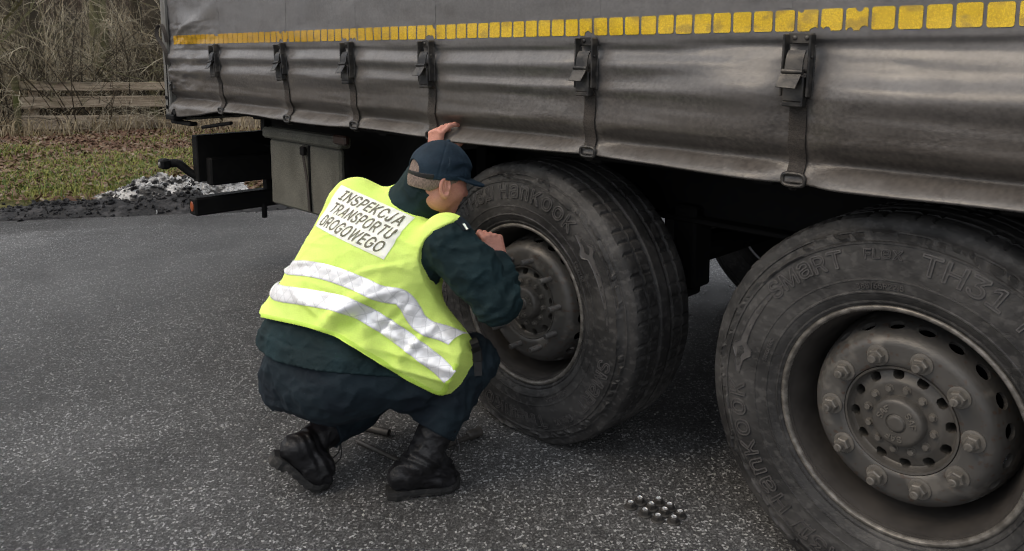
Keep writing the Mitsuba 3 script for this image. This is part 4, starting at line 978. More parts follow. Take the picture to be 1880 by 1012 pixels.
def d_hair(P):
    q = (P - HC.astype(np.float32)) @ HX.T.astype(np.float32); F_, R_, U_ = q.T
    d = ell(P, HC, HX, [.1005, .0795, .0985]); d = smin(d, ell(P, hp(-.03, 0, -.05), HX, [.066, .063, .055]), .03)
    line = np.where(F_ > -.022, -.012 - .55 * (F_ + .022), -.078 + .10 * np.abs(R_))
    line = np.interp(F_, [-.12, -.05, -.03, -.015, .012, .03, .04], [-.070, -.066, -.050, -.018, -.055, -.040, .0])
    return np.maximum(np.maximum(d - .0015 - .0015 * nz(P, 300., 1), line - U_), F_ - .036)
obj('hair', surface(d_hair, HC - .13, HC + .12, .0026), 'hair_mat', man, smooth=True, to_world=MAN)
# ---- cap
def d_cap(P):
    q = (P - HC.astype(np.float32)) @ HX.T.astype(np.float32); F_, R_, U_ = q.T
    o = ell(P, hp(.002, 0, .004), HX, [.110, .089, .100]); ang = np.arctan2(R_, F_)
    seam = np.exp(-((((ang + np.pi / 6) % (np.pi / 3)) - np.pi / 6) * np.hypot(F_, R_) / .0022) ** 2)
    o = o + .0018 * seam - .005 * nz(P, 26., 2, 3) - .004 * np.sin(U_ * 130 + 4 * meshkit.noise(P * 20, 4)) * np.exp(-((U_ - .03) / .03) ** 2) * (F_ > -.02)
    d = np.maximum(o, -(o + .005)); rim = -.017 + .19 * F_
    d = np.maximum(d, rim - U_)
    hole = ell(P, hp(-.105, 0, -.010), HX, [.05, .038, .028])
    d = smax(d, -hole, .003)
    return smin(d, np.maximum(np.maximum(np.abs(o + .003) - .004, rim - U_), np.maximum(U_ - rim - .018, -hole)), .002)
obj('cap', smooth_mesh(surface(d_cap, HC - .15, HC + .15, .0025), 2), 'cap_mat', man, smooth=True, to_world=MAN)
CK = man + '__cap'
def d_capband(P):
    q = (P - HC.astype(np.float32)) @ HX.T.astype(np.float32); F_, R_, U_ = q.T
    o = ell(P, hp(.002, 0, .004), HX, [.109, .088, .100]); rim = -.017 + .19 * F_
    return np.maximum(np.maximum(np.abs(o) - .003, np.abs(U_ - rim - .009) - .009 - .001 * np.sin(R_ * 900)), np.maximum(F_ + .055, np.abs(R_) - .075))
obj('closing_strap', surface(d_capband, HC - .15, HC + .12, .0024), 'strap_mat', CK, smooth=35, to_world=MAN)
def d_brim(P):
    q = (P - HC.astype(np.float32)) @ HX.T.astype(np.float32); F_, R_, U_ = q.T
    pl = ((F_ - .055) / .118) ** 2 + (R_ / .094) ** 2 - 1
    z = U_ - .0035 + .28 * (F_ - .08) * .55 + 1.9 * R_ ** 2
    inner = (np.sqrt((F_ / .104) ** 2 + (R_ / .083) ** 2) - 1) * .09
    gz_ = np.sqrt(1 + .154 ** 2 + (3.8 * R_) ** 2); return np.maximum(np.maximum(pl * .045, np.abs(z) / gz_ - .0032), -inner)
obj('brim', smooth_mesh(surface(d_brim, hp(.11, 0, -.03) - .14, hp(.11, 0, -.03) + .14, .0019), 2), 'cap_mat', CK, smooth=50, to_world=MAN)
obj('top_button', trimesh.creation.icosphere(2, .008).apply_scale([1, 1, .6]).apply_translation(hp(.002, 0, .1045)), 'cap_mat', CK, smooth=True, to_world=MAN)

# ---- hands
def hand_sdf(wr_, d, n, l, flex, spread, thumb, fore):
    """wr_ wrist; d towards the knuckles, n out of the back of the hand, l towards the thumb"""
    d, n, l = unit(d), np.asarray(n, float), np.asarray(l, float); n = unit(n - d * (n @ d)); l = unit(np.cross(d, n)) * np.sign(np.cross(d, n) @ l)
    segs = []; base = [.027, .009, -.010, -.028]; length = [(.042, .025, .021), (.046, .029, .023), (.043, .027, .022), (.033, .020, .019)]; rad = [.0098, .0100, .0095, .0085]
    reach = [.092, .096, .091, .083]
    for k in range(4):
        p = wr_ + d * reach[k] + l * base[k] + n * (-.001 * abs(k - 1)); cur = 0.
        pts = [p]; dd = unit(d + l * spread[k])
        for j in range(3):
            cur += math.radians(flex[k][j]); v = dd * math.cos(cur) - n * math.sin(cur); p = p + v * length[k][j]; pts.append(p)
        segs.append((pts, [rad[k] * 1.08, rad[k], rad[k] * .93, rad[k] * .80]))
    tb = wr_ + d * .028 + l * .030 - n * .008; tp = [tb]; cur = 0.
    for j, (ln, v) in enumerate(zip((.042, .032, .026), thumb)):
        tp.append(tp[-1] + unit(d * v[0] + l * v[1] + n * v[2]) * ln)
    def f(P):
        dd = None
        for k in range(4):
            m = cone(P, wr_ + l * base[k] * .55 + d * .005, segs[k][0][0], .0165, .0125); dd = m if dd is None else smin(dd, m, .014)
        dd = smin(dd, cone(P, wr_ + l * .018 + d * .02 - n * .008, tp[1], .020, .0125), .016)
        dd = smin(dd, chain(P, [wr_ - d * .012, wr_ + np.asarray(fore) * .06], [.026, .029], .01), .022)
        for pts, rs in segs:
            g = None
            for j in range(3):
                c = cone(P, pts[j], pts[j + 1], rs[j], rs[j + 1]); g = c if g is None else smin(g, c, .004)
            g = smin(g, cone(P, pts[1], pts[1] + n * .0012, rs[1] * 1.04, rs[1] * 1.0), .004)
            dd = smin(dd, g, .003)
        t = chain(P, tp, [.0135, .0118, .0108, .0088], .005); dd = smin(dd, t, .007)
        for pts, rs in segs: dd = smin(dd, cone(P, pts[0] + n * .002, pts[0] + n * .004, .0105, .0088), .006)   # knuckle
        return dd - .0006 * nz(P, 160., 2)
    P0 = np.array([wr_] + [q for s in segs for q in s[0]] + tp + [wr_ + np.asarray(fore) * .06])
    return smooth_mesh(surface(f, P0.min(0) - .04, P0.max(0) + .04, .0017), 1), segs, tp
foreR = unit(np.array(elR) - np.array(wrR)); foreL = unit(np.array(elL) - np.array(wrL))
handR, segR, thR = hand_sdf(np.array([0.4072, 0.2788, 0.6933]), [-.30, .38, .86], [.35, -.90, .30], [-1, -.2, 0], [(38, 55, 40), (58, 75, 50), (64, 80, 55), (70, 82, 55)], [.10, .03, -.03, -.08],
                            [(.35, .75, -.35), (.75, .45, -.45), (.95, .1, -.35)], foreR)
handL, segL, thL = hand_sdf(np.array([0.1506, 0.5565, 1.0379]), [.10, .02, .98], [-.62, -.74, .15], [.75, -.6, 0], [(34, 40, 25), (64, 70, 40), (66, 74, 45), (66, 78, 45)], [.55, .12, .02, -.08],
                            [(.25, .55, -.5), (.45, .55, -.45), (.6, .5, -.3)], foreL)
def d_body(P):
    return smin(smin(d_trunk(P), cone(P, NK0 - NKD * .05, NK0, .07, .062), .03), smin(d_armR(P, -.022), d_armL(P, -.022), .01), .03) + .022
body_low = smooth_mesh(surface(d_body, [VLO[0], -.42, .04], JHI, .012), 2)
try:
    parts = [mf(q) for q in (body_low, head_mesh, handR, handL)]
    assert all(q.status() == m3.Error.NoError for q in parts)
    body_mesh = tm(m3.Manifold.batch_boolean(parts, m3.OpType.Add))
except Exception as e:
    body_mesh = cat([body_low, head_mesh, handR, handL])
obj('body', body_mesh, 'skin_mat', man, smooth=45, to_world=MAN)

# ---- the small gauge in the right hand
gk = thing('tread_gauge', 'small silver gauge held in the right hand of the squatting person', 'gauge')
gp = (segR[0][0][2] + thR[3]) / 2
gd = unit([.95, -.15, -.25])
gm = ribbon([gp - gd * .02, gp + gd * .02, gp + gd * .062], [0, .3, 1], .014, .004)
obj('scale', gm, 'silver_mat', gk, to_world=MAN)
obj('grip', ribbon([gp - gd * .05, gp - gd * .015, gp + gd * .006], [0, .3, 1], .022, .010), 'strap_mat', gk, to_world=MAN)

# ------------------------------------------------------------------ tools and wheel nuts on the asphalt
mat('nut_mat', two(pr_(proc(lambda p, n, uv: mi.Color3f(mix((.018, .017, .016), (.06, .056, .052), fbm(p.x * 80, p.y * 80, p.z * 80, 3)))), .55, metallic=.2)))
def ground_nut():
    flange = revolve(dense([(.0115, .007), (.0250, .0065), (.0275, .004), (.0278, .0), (.0115, .0)], 16), 32)
    hx = mf(trimesh.Trimesh(*(lambda h: (h.vertices + [0, -.0068, 0], h.faces))(hexprism(.0190, .019)), process=False)) - mf(cyl_y(.0112, -.2, .2, 24))
    th = revolve([(.0108, .0260)] + [q for k in range(5) for q in ((.0100, .025 - k * .004), (.0108, .023 - k * .004))] + [(.0108, .001), (.0116, .001), (.0116, .0262)], 24)
    R_ = trimesh.transformations.rotation_matrix(-np.pi / 2, [1, 0, 0])
    return [tm(q).copy().apply_transform(R_) for q in (flange, tm(hx), th)]
fl, hx, th = ground_nut(); P_fl, P_hx, P_th = mikit.ply(fl, 'nut_mat', smooth=35), mikit.ply(hx, 'nut_mat', smooth=30), mikit.ply(th, 'silver_mat', smooth=30)
NUTS = [(-0.7313, -0.0448), (-0.7256, -0.0037), (-0.6819, 0.0357), (-0.6803, -0.0051), (-0.6746, -0.0464), (-0.6343, 0.0013), (-0.6298, -0.0416), (-0.5938, 0.0249), (-0.5899, -0.0147), (-0.6391, 0.0349)]
for i, (x, y) in enumerate(NUTS):
    k = thing('wheel_nut', 'loose flanged wheel nut in the cluster lying on the asphalt between the wheels', 'nut', 'loose wheel nuts on the asphalt')
    M = T().translate([x, y, .0005]).rotate([0, 0, 1], random.uniform(0, 60)).scale(.76)
    obj('flange', P_fl, None, k, to_world=M); obj('hexagon', P_hx, None, k, to_world=M); obj('thread', P_th, None, k, to_world=M)
a, b = np.array([-1.8250, -0.3867, 0.0000]), np.array([-1.6517, -0.3210, 0.0000]); d = unit(b - a)
pp = np.linspace(0, 1, 2)[:, None] * 0
pk = thing('steel_pipe', 'hollow steel pipe lying on the asphalt beneath the squatting person', 'pipe')
prof = []
def pipe(p, q, ro, ri):
    L = np.linalg.norm(q - p); m = revolve([(ri, L), (ro, L), (ro, 0), (ri, 0)], 28)
    z = unit(q - p); x = unit(np.cross([0, 0, 1.], z)); M = np.eye(4); M[:3, 0], M[:3, 1], M[:3, 2] = x, -z, np.cross(x, -z); M[:3, 3] = p; m.apply_transform(M); return m
obj('tube', pipe(b - d * .42 + [0, 0, .0135], b + [0, 0, .0135], .0132, .0105), 'pipe_mat', pk, smooth=35)
obj('collar', pipe(b - d * .02 + [0, 0, .0135], b + [0, 0, .0135] + d * .001, .0139, .0106), 'pipe_mat', pk, smooth=35)
a, b = np.array([-1.6841, -0.4371, 0.0000]), np.array([-1.4909, -0.4120, 0.0000]); d = unit(b - a)
bk = thing('steel_bar', 'thin steel bar on the asphalt to the left of the right boot', 'bar')
obj('rod', tube([a + [0, 0, .009], a + d * .006 + [0, 0, .009], b + d * .12 + [0, 0, .009]], [.005, .0085, .0085], 12), 'pipe_mat', bk, smooth=40)
obj('tip', tube([a - d * .012 + [0, 0, .009], a + d * .004 + [0, 0, .009]], [.0025, .0055], 10), 'pipe_mat', bk, smooth=40)
a, b = np.array([-1.4302, -0.2736, 0.0000]), np.array([-1.4134, -0.0829, 0.0000]); d = unit(b - a)
wk = thing('wheel_wrench', 'dark wheel wrench with a socket end lying between the right boot and the rear tyre', 'wrench')
obj('shaft', tube([a - d * .05 + [0, 0, .012], b + [0, 0, .014]], .0095, 12), 'pipe_mat', wk, smooth=40)
obj('socket', tube([b - d * .05 + [0, 0, .019], b - d * .04 + [0, 0, .019], b + d * .01 + [0, 0, .019]], [.012, .0185, .0185], 20), 'pipe_mat', wk, smooth=40)

mat('pipe_mat', two(pr_(proc(lambda p, n, uv: mi.Color3f(mix((.022, .02, .019), (.085, .078, .07), fbm(p.x * 60, p.y * 60, p.z * 60, 4)))), .5, metallic=.3)))

# ------------------------------------------------------------------ verge, fence and wood; u runs along the asphalt's edge, v away from it
V0, VE, VN = np.array([-6.9, .2, 0]), np.array([.516, .8566, 0]), np.array([-.8566, .516, 0])
def vz(u, v):
    u, v = np.asarray(u, float), np.asarray(v, float)
    q = np.stack([u * .6, v * .6, 0 * u], -1)
    z = .02 + .05 * np.clip(v / 2, 0, 1) + .10 * (meshkit.fbm(q, 3, 3) - .5) * np.clip(v / 1.5, 0, 1) + .04 * (meshkit.fbm(q * 5, 3, 5) - .5) * np.clip((v + .1) / .5, 0, 1)
    z = z - .035 * np.clip(-v / .3, 0, 1)
    return z + np.clip((v - 13) / 30, 0, 2) ** 1.2 * 6.0
def vg(u, v, dz=0.):
    u, v = np.asarray(u, float), np.asarray(v, float); return V0 + u[..., None] * VE + v[..., None] * VN + (vz(u, v) + dz)[..., None] * np.array([0, 0, 1.])
def soil_col(p, n, uv):
    u = (p.x + 6.9) * .516 + (p.y - .2) * .8566; v = (p.x + 6.9) * -.8566 + (p.y - .2) * .516
    g = fbm(u * 2.2, v * 2.2, 0, 4); h = fbm(u * 22, v * 22, 3, 3); k = noise(u * 70, v * 70)
    leafy = smoothstep(3.2, 5.0, v + 2.5 * (g - .5))
    c = mix(mix((.055, .06, .018), (.12, .105, .04), h), mix((.05, .032, .02), (.13, .085, .055), h), dr.maximum(leafy, smoothstep(.52, .62, g)))
    soot = smoothstep(.75, .15, v + 1.1 * (fbm(u * 1.7, v * 3, 8, 4) - .5))
    c = c * (1 - .78 * smoothstep(7.6, 9.5, v))  # floor darkened behind the fence: shade between the trunks painted into the soil colour
    c = mix(c, mix((.009, .009, .010), (.03, .029, .03), h), soot)
    return mi.Color3f(c * (.55 + .9 * k))
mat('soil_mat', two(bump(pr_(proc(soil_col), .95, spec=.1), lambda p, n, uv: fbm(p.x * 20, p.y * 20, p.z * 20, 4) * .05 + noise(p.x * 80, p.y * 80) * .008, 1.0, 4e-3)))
us, vs = np.unique(np.r_[np.linspace(-40, -5, 30), np.arange(-5, 5, .06), np.linspace(5, 40, 30)]), np.unique(np.r_[np.linspace(-.45, 9, 130), np.linspace(9, 75, 60)])
UU_, VV_ = np.meshgrid(us, vs, indexing='ij')
wob = .16 * (meshkit.fbm(np.stack([UU_ * 1.6, 0 * UU_, 0 * UU_], -1), 4, 9) - .5) * np.clip(1 - VV_ / 3, 0, 1)
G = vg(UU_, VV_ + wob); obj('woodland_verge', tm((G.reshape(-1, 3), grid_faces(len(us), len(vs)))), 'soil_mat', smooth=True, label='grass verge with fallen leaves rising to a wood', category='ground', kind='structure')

# grass and leaves
def leaf_cloud(n, u, v, size, seed, curl=.4):
    r = np.random.default_rng(seed); p = vg(u, v, .008 + .02 * r.random(n))
    a = r.random(n) * 6.283; tilt = r.normal(0, .35, n); s = size * (.6 + .8 * r.random(n)); w = s * (.35 + .3 * r.random(n))
    d = np.stack([np.cos(a), np.sin(a), np.sin(tilt)], -1); q = np.stack([-np.sin(a), np.cos(a), r.normal(0, .35, n)], -1); up = np.array([0, 0, 1.])
    cu = (curl * s * r.random(n))[:, None] * up
    V = np.stack([p - d * s[:, None] * .5 + cu * .6, p - q * w[:, None] * .5 + cu * .3, p + d * s[:, None] * .5 + cu, p + q * w[:, None] * .5, p - d * s[:, None] * .1 + q * w[:, None] * .42 + cu * .8], 1).reshape(-1, 3)
    i = np.arange(n)[:, None] * 5; F = np.concatenate([i + [0, 1, 2], i + [0, 2, 4], i + [4, 2, 3]]).astype(int)
    return trimesh.Trimesh(V, F, process=False)
def blade_cloud(n, u, v, h, seed, lean=.5, w=.006):
    r = np.random.default_rng(seed); p = vg(u, v, -.005); a = r.random(n) * 6.283; H = h * (.5 + r.random(n)); L = lean * H * (.3 + r.random(n))
    d = np.stack([np.cos(a), np.sin(a), 0 * a], -1); q = np.stack([-np.sin(a), np.cos(a), 0 * a], -1) * (w * (.6 + .8 * r.random(n)))[:, None]; up = np.array([0, 0, 1.])
    m = p + d * L[:, None] * .35 + up * H[:, None] * .62; t = p + d * L[:, None] + up * H[:, None] * (.95 - .35 * r.random(n))[:, None]
    V = np.stack([p - q, p + q, m - q * .8, m + q * .8, t], 1).reshape(-1, 3); i = np.arange(n)[:, None] * 5
    return trimesh.Trimesh(V, np.concatenate([i + [0, 1, 3], i + [0, 3, 2], i + [2, 3, 4]]).astype(int), process=False)
LC = [((.105, .06, .036), (.17, .11, .07)), ((.07, .036, .022), (.12, .062, .038)), ((.15, .11, .075), (.24, .185, .135))]
for i, (a, b) in enumerate(LC):
    mat(f'leaf_mat_{i}', two(pr_(proc(lambda p, n, uv, a=a, b=b: mi.Color3f(mix(a, b, noise(p.x * 22, p.y * 22, p.z * 22)))), .7, spec=.3)))
GC = [((.09, .11, .02), (.165, .185, .04)), ((.15, .16, .03), (.28, .27, .07)), ((.045, .085, .018), (.09, .14, .03))]
for i, (a, b) in enumerate(GC):
    mat(f'grass_mat_{i}', two(pr_(proc(lambda p, n, uv, a=a, b=b: mi.Color3f(mix(a, b, noise(p.x * 15, p.y * 15, p.z * 15)))), .6, spec=.3)))
mat('straw_mat', two(pr_(proc(lambda p, n, uv: mi.Color3f(mix((.20, .155, .09), (.38, .31, .20), noise(p.x * 20, p.y * 20, p.z * 20)))), .7, spec=.3)))
r = np.random.default_rng(3)
def scatter(n, u0, u1, v0, v1, dens, seed):
    q = np.random.default_rng(seed); u = q.uniform(u0, u1, n * 3); v = q.uniform(v0, v1, n * 3); keep = q.random(n * 3) < dens(u, v); return u[keep][:n], v[keep][:n]
nzf = lambda u, v, f, s: meshkit.fbm(np.stack([u * f, v * f, 0 * u], -1), 3, s)
leafd = lambda u, v: np.clip(.16 + .9 * np.clip((v + 3 * (nzf(u, v, .5, 2) - .5) - 2.9) / 1.2, 0, 1) + .6 * (nzf(u, v, 1.1, 7) > .46), 0, 1) * (v > .45)
for i, (nm, n) in enumerate((('leaf_litter', 15000), ('leaf_litter', 13000), ('leaf_litter', 6000))):
    u, v = scatter(n, -5, 3.5, .4, 9.5, leafd, 20 + i); obj(nm, leaf_cloud(len(u), u, v, .075, 40 + i), f'leaf_mat_{i}', label='fallen brown leaves lying on the verge', category='leaves', kind='stuff')
grd = lambda u, v: np.clip((nzf(u, v, .9, 12) - .36) * 4, 0, 1) * np.clip((v - .45) / .5, 0, 1) * np.clip(1.25 - (v - 3.2) / 3.2, .06, 1)
for i, n in enumerate((9000, 17000, 5000)):
    u, v = scatter(n, -4.5, 3.2, .35, 7.2, grd, 60 + i); obj('grass', blade_cloud(len(u), u, v, .075 if i < 2 else .09, 70 + i, .8, .0045), f'grass_mat_{i}', label='short yellow green grass on the verge', category='grass', kind='stuff')
u, v = scatter(2600, -4.5, 3.5, 6.2, 8.4, lambda u, v: np.clip((nzf(u, v, 1.3, 30) - .4) * 5, 0, 1), 90)
obj('dry_grass', blade_cloud(len(u), u, v, .32, 91, .9, .006), 'straw_mat', label='dry straw coloured grass along the foot of the fence', category='grass', kind='stuff')

# soot, char and ash
def chunks(n, u, v, size, seed, dz=0., flat=.6):
    q = np.random.default_rng(seed); out = []; base = trimesh.creation.icosphere(1, 1.0)
    p = vg(u, v, dz); V = []; F = []
    for i in range(n):
        s = size * (.35 + 1.3 * q.random() ** 2); b = base.vertices * (1 + .7 * (q.random((len(base.vertices), 1)) - .5)) * [s, s * q.uniform(.5, 1), s * flat * q.uniform(.4, 1)]
        ax = unit(q.normal(size=3)); R_ = trimesh.transformations.rotation_matrix(q.uniform(0, 6.28), ax)[:3, :3]; V.append(b @ R_.T + p[i]); F.append(base.faces + len(base.vertices) * i)
    return trimesh.Trimesh(np.vstack(V), np.vstack(F), process=False)
mat('char_mat', two(bump(pr_(proc(lambda p, n, uv: mi.Color3f(mix((.007, .007, .008), (.038, .036, .037), smoothstep(.45, .8, fbm(p.x * 16, p.y * 16, p.z * 16, 4))))), .75, spec=.4), lambda p, n, uv: fbm(p.x * 50, p.y * 50, p.z * 50, 4) * .02)))
mat('ash_mat', two(bump(pr_(proc(lambda p, n, uv: mi.Color3f(mix((.07, .068, .066), (.50, .49, .475), smoothstep(.36, .58, fbm(p.x * 14, p.y * 14, p.z * 14, 4))))), .95, spec=.1), lambda p, n, uv: fbm(p.x * 60, p.y * 60, p.z * 60, 4) * .03)))
def mound(u0, u1, v0, v1, hfn, n=120, m_=70):
    a, b = np.meshgrid(np.linspace(u0, u1, n), np.linspace(v0, v1, m_), indexing='ij'); return tm((vg(a, b, hfn(a, b)).reshape(-1, 3), grid_faces(n, m_)))
def berm(u, v):
    c = .08 + .5 * (nzf(u, 0 * v, 1.3, 41) - .5); top = np.exp(-((v - c) / .30) ** 2) * (.035 + .05 * np.exp(-((u - .5) / .8) ** 2) + .04 * nzf(u, v, 3, 42)); ends = 1 - np.clip((np.abs(u - .0) - 3.3) / .6, 0, 1)
    return top * ends * (.6 + .8 * nzf(u, v, 7, 43)) - .03 * (1 - ends) - .030 + .05 * (nzf(u, v, 2.5, 47) - .5)
def ashz(u, v):
    q = ((u - .62) / .74) ** 2 + ((v - .60) / .50) ** 2 + 1.2 * (nzf(u, v, 3, 44) - .5); return .20 * np.clip(1 - q, -.3, 1) * (.7 + .6 * nzf(u, v, 9, 45)) - .01
obj('soot_berm', mound(-4.2, 4.2, -.35, 1.1, berm, 260, 60), 'char_mat', smooth=True, label='black soot and burnt rubble along the edge of the asphalt', category='soot', kind='structure')
ah = thing('ash_heap', 'heap of pale grey ash with black char beside the trailer rear', 'ash heap')
obj('mound', mound(-.8, 1.8, -.1, 1.5, ashz, 120, 90), 'ash_mat', ah, smooth=True)
q = np.random.default_rng(5); u = q.normal(.60, .36, 1000); v = q.normal(.55, .24, 1000); obj('flakes', chunks(1000, u, v, .022, 6, np.maximum(ashz(u, v), 0) + .005, .5), 'ash_mat', ah, kind='stuff')
u = q.normal(.3, .55, 300); v = q.normal(.25, .16, 300); obj('char_pieces', chunks(300, u, v, .024, 7, np.maximum(ashz(u, v), np.maximum(berm(u, v), 0)) + .006, .6), 'char_mat', ah, kind='stuff')
u = q.uniform(-4, 3.6, 2600); v = q.normal(.06, .22, 2600); obj('burnt_rubble', chunks(2600, u, v, .013, 8, np.maximum(berm(u, v), -.012) + .004, .6), 'char_mat', label='small black burnt lumps scattered along the soot', category='rubble', kind='stuff')

# fence
def wood_col(a, b, moss):
    def f(p, n, uv):
        u = (p.x + 6.9) * .516 + (p.y - .2) * .8566
        g = fbm(u * 2.2, p.z * 42, 2, 4); k = fbm(u * 9, p.z * 9, 5, 3); s = fbm(u * 1.2 + 3, p.z * 4, 1, 3)
        c = mix(a, b, smoothstep(.3, .7, g) * .7 + .3 * k); c = mix(c, (.05, .042, .034), smoothstep(.55, .72, s) * .7)
        return mi.Color3f(mix(c, (.085, .10, .03), smoothstep(.5, .75, fbm(u * 5, p.z * 7, 9, 3)) * moss))
    return f
mat('board_mat', two(bump(pr_(proc(wood_col((.20, .155, .11), (.42, .345, .26), .25)), .9, spec=.15), lambda p, n, uv: fbm(p.x * 4, p.y * 4, p.z * 70, 3) * .006)))
mat('post_wood_mat', two(bump(pr_(proc(wood_col((.08, .075, .04), (.17, .15, .09), .8)), .9, spec=.15), lambda p, n, uv: fbm(p.x * 40, p.y * 40, p.z * 5, 3) * .006)))
fence = thing('wooden_fence', 'weathered wooden board fence with mossy posts in front of the thicket', 'fence')
FV = 7.25
def wp(u, v, z): return V0 + VE * u + VN * v + np.array([0, 0, z])
def plank(u0, u1, z0, z1, h, v, seed, sag):
    q = np.random.default_rng(seed); n = 40; t = np.linspace(0, 1, n); zc = z0 + (z1 - z0) * t - sag * np.sin(np.pi * t) + .012 * (meshkit.noise(np.stack([t * 5, 0 * t, 0 * t], -1), seed) - .5)
    hh = h * (1 + .14 * (meshkit.noise(np.stack([t * 4, 0 * t + 4, 0 * t], -1), seed) - .5)); V = []
    for i in range(n):
        for dv, dz in ((-.012, -.5), (-.014, .46), (-.010, .5), (.010, .5), (.014, .46), (.012, -.5)): V.append(wp(u0 + (u1 - u0) * t[i], v + dv + .015 * math.sin(t[i] * 5 + seed), zc[i] + dz * hh[i]))
    F = []
    for i in range(n - 1):
        for j in range(6): k = (j + 1) % 6; F.append((i * 6 + j, i * 6 + k, i * 6 + 6 + k, i * 6 + 6 + j))
    e = (n - 1) * 6; F += [(0, 3, 2, 1), (0, 5, 4, 3), (e, e + 1, e + 2, e + 3), (e, e + 3, e + 4, e + 5)]
    m = tm((np.array(V), np.array(F))); m.fix_normals(); return m
def post(u, v, top, w, mname, name='post'):
    p = wp(u, v, 0); L = tube([p + [0, 0, -.2], p + [0, 0, top * .5], p + [0, 0, top - .02], p + [0, 0, top]], [w, w * 1.03, w, w * .8], 7); obj(name, L, mname, fence, smooth=25)
post(-3.02, 7.12, 1.06, .055, 'post_wood_mat'); post(-2.83, 7.33, .98, .075, 'board_mat'); post(-.93, 7.33, .95, .07, 'post_wood_mat'); post(1.1, 7.33, .98, .07, 'post_wood_mat'); post(3.2, 7.33, .98, .07, 'post_wood_mat')
for k, (z0, z1, h, sag, vv) in enumerate(((.90, .86, .14, .01, 7.16), (.61, .58, .185, -.015, 7.155), (.26, .23, .235, -.01, 7.15))):
    obj('board', plank(-2.98, -.05 + .12 * k, z0, z1, h, vv, 3 + k, sag), 'board_mat', fence)
    obj('board', plank(.0 + .12 * k, 3.3, z1, z0 - .03, h, vv + .005, 13 + k, -sag), 'board_mat', fence)
obj('bottom_rail', plank(-2.9, 3.3, .06, .04, .13, 7.02, 31, .02), 'post_wood_mat', fence)

# bare shrubs and trees
def twigs(P0, D, L, R0, seed, K=6, bend=.35, droop=0.):
    """tapered three sided twigs, all at once"""
    q = np.random.default_rng(seed); n = len(P0); D = D / np.linalg.norm(D, axis=1, keepdims=True); pts = [P0]; d = D.copy(); st = (L / (K - 1))[:, None]
    b1 = q.normal(0, bend / (K - 1) * 1.2, (n, 3))
    for k in range(K - 1):
        d = d + b1 + q.normal(0, bend / (K - 1) * .9, (n, 3)) - np.array([0, 0, droop / (K - 1)]); d /= np.linalg.norm(d, axis=1, keepdims=True); pts.append(pts[-1] + d * st)
    Pt = np.stack(pts, 1); a = np.cross(D, q.normal(size=(n, 3))); a /= np.linalg.norm(a, axis=1, keepdims=True); b = np.cross(D, a)
    rad = R0[:, None] * np.linspace(1, .28, K)[None]; ang = np.arange(3) * 2.0944
    V = Pt[:, :, None] + rad[:, :, None, None] * (np.cos(ang)[:, None] * a[:, None, None] + np.sin(ang)[:, None] * b[:, None, None])
    i = np.arange(n)[:, None, None] * (K * 3) + np.arange(K - 1)[None, :, None] * 3; F = []
    for j in range(3):
        k = (j + 1) % 3; F += [np.stack([i + j, i + k, i + k + 3], -1), np.stack([i + j, i + k + 3, i + j + 3], -1)]
    return trimesh.Trimesh(V.reshape(-1, 3), np.concatenate([f.reshape(-1, 3) for f in F]), process=False), Pt
BC = [((.18, .148, .10), (.38, .32, .225)), ((.035, .029, .021), (.085, .07, .05)), ((.27, .235, .17), (.50, .445, .335)), ((.09, .09, .045), (.18, .165, .09))]
for i, (a, b) in enumerate(BC):
    mat(f'bark_mat_{i}', two(pr_(proc(lambda p, n, uv, a=a, b=b: mi.Color3f(mix(a, b, fbm(p.x * 9, p.y * 9, p.z * 4, 3)))), .85, spec=.2)))
def grow(Pt, n, seed, lo=.25):
    q = np.random.default_rng(seed); i = q.integers(0, len(Pt), n); K = Pt.shape[1]; t = q.uniform(lo, 1, n) * (K - 1); k = np.minimum(t.astype(int), K - 2); f = (t - k)[:, None]
    p = Pt[i, k] * (1 - f) + Pt[i, k + 1] * f; d = Pt[i, k + 1] - Pt[i, k]; d /= np.linalg.norm(d, axis=1, keepdims=True); return p, d + q.normal(0, .55, (n, 3)), 1 - t / K
def shrub(u, v, h, n, mi_, seed, label, spread=.35):
    q = np.random.default_rng(seed); k = thing('bare_shrub', label, 'shrub', 'bare shrubs of the thicket behind the fence')
    b = vg(np.full(n, u) + q.normal(0, .18, n), np.full(n, v) + q.normal(0, .18, n), -.05); D = np.stack([q.normal(0, spread, n), q.normal(0, spread, n), np.ones(n)], -1)
    m, P1 = twigs(b, D, h * q.uniform(.55, 1.05, n), q.uniform(.008, .017, n), seed + 1, 8, .5, .1); obj('stems', m, f'bark_mat_{mi_}', k)
    p, d, s = grow(P1, n * 4, seed + 2); m2, P2 = twigs(p, d, h * .42 * q.uniform(.3, 1, len(p)) * (.4 + s), q.uniform(.004, .0085, len(p)), seed + 3, 6, .6, .15)
    p, d, s = grow(P2, n * 7, seed + 4); m3_, _ = twigs(p, d, h * .18 * q.uniform(.3, 1, len(p)), q.uniform(.0025, .0045, len(p)), seed + 5, 5, .6, .1)
    obj('twigs', cat([m2, m3_]), f'bark_mat_{(mi_ + (seed % 3 == 0) * 2) % 4}', k, kind='stuff')
SH = [(-4.3, 6.9, 2.6), (-3.5, 7.6, 3.2), (-2.9, 7.9, 2.7), (-2.4, 7.5, 3.0), (-2.1, 8.3, 3.4), (-1.6, 7.6, 2.6), (-1.3, 8.2, 3.2), (-.8, 7.7, 2.8), (-.4, 8.4, 3.4), (.1, 7.7, 2.7), (.6, 8.2, 3.1), (1.2, 7.8, 2.7), (2.1, 8.0, 3.0), (3.0, 7.9, 2.8)]
for i, (u, v, h) in enumerate(SH): shrub(u, v, h, 30, (0, 1, 2, 1)[i % 4], 100 + 11 * i, 'bare leafless shrub of thin tangled stems in the thicket behind the wooden fence')
q = np.random.default_rng(77)
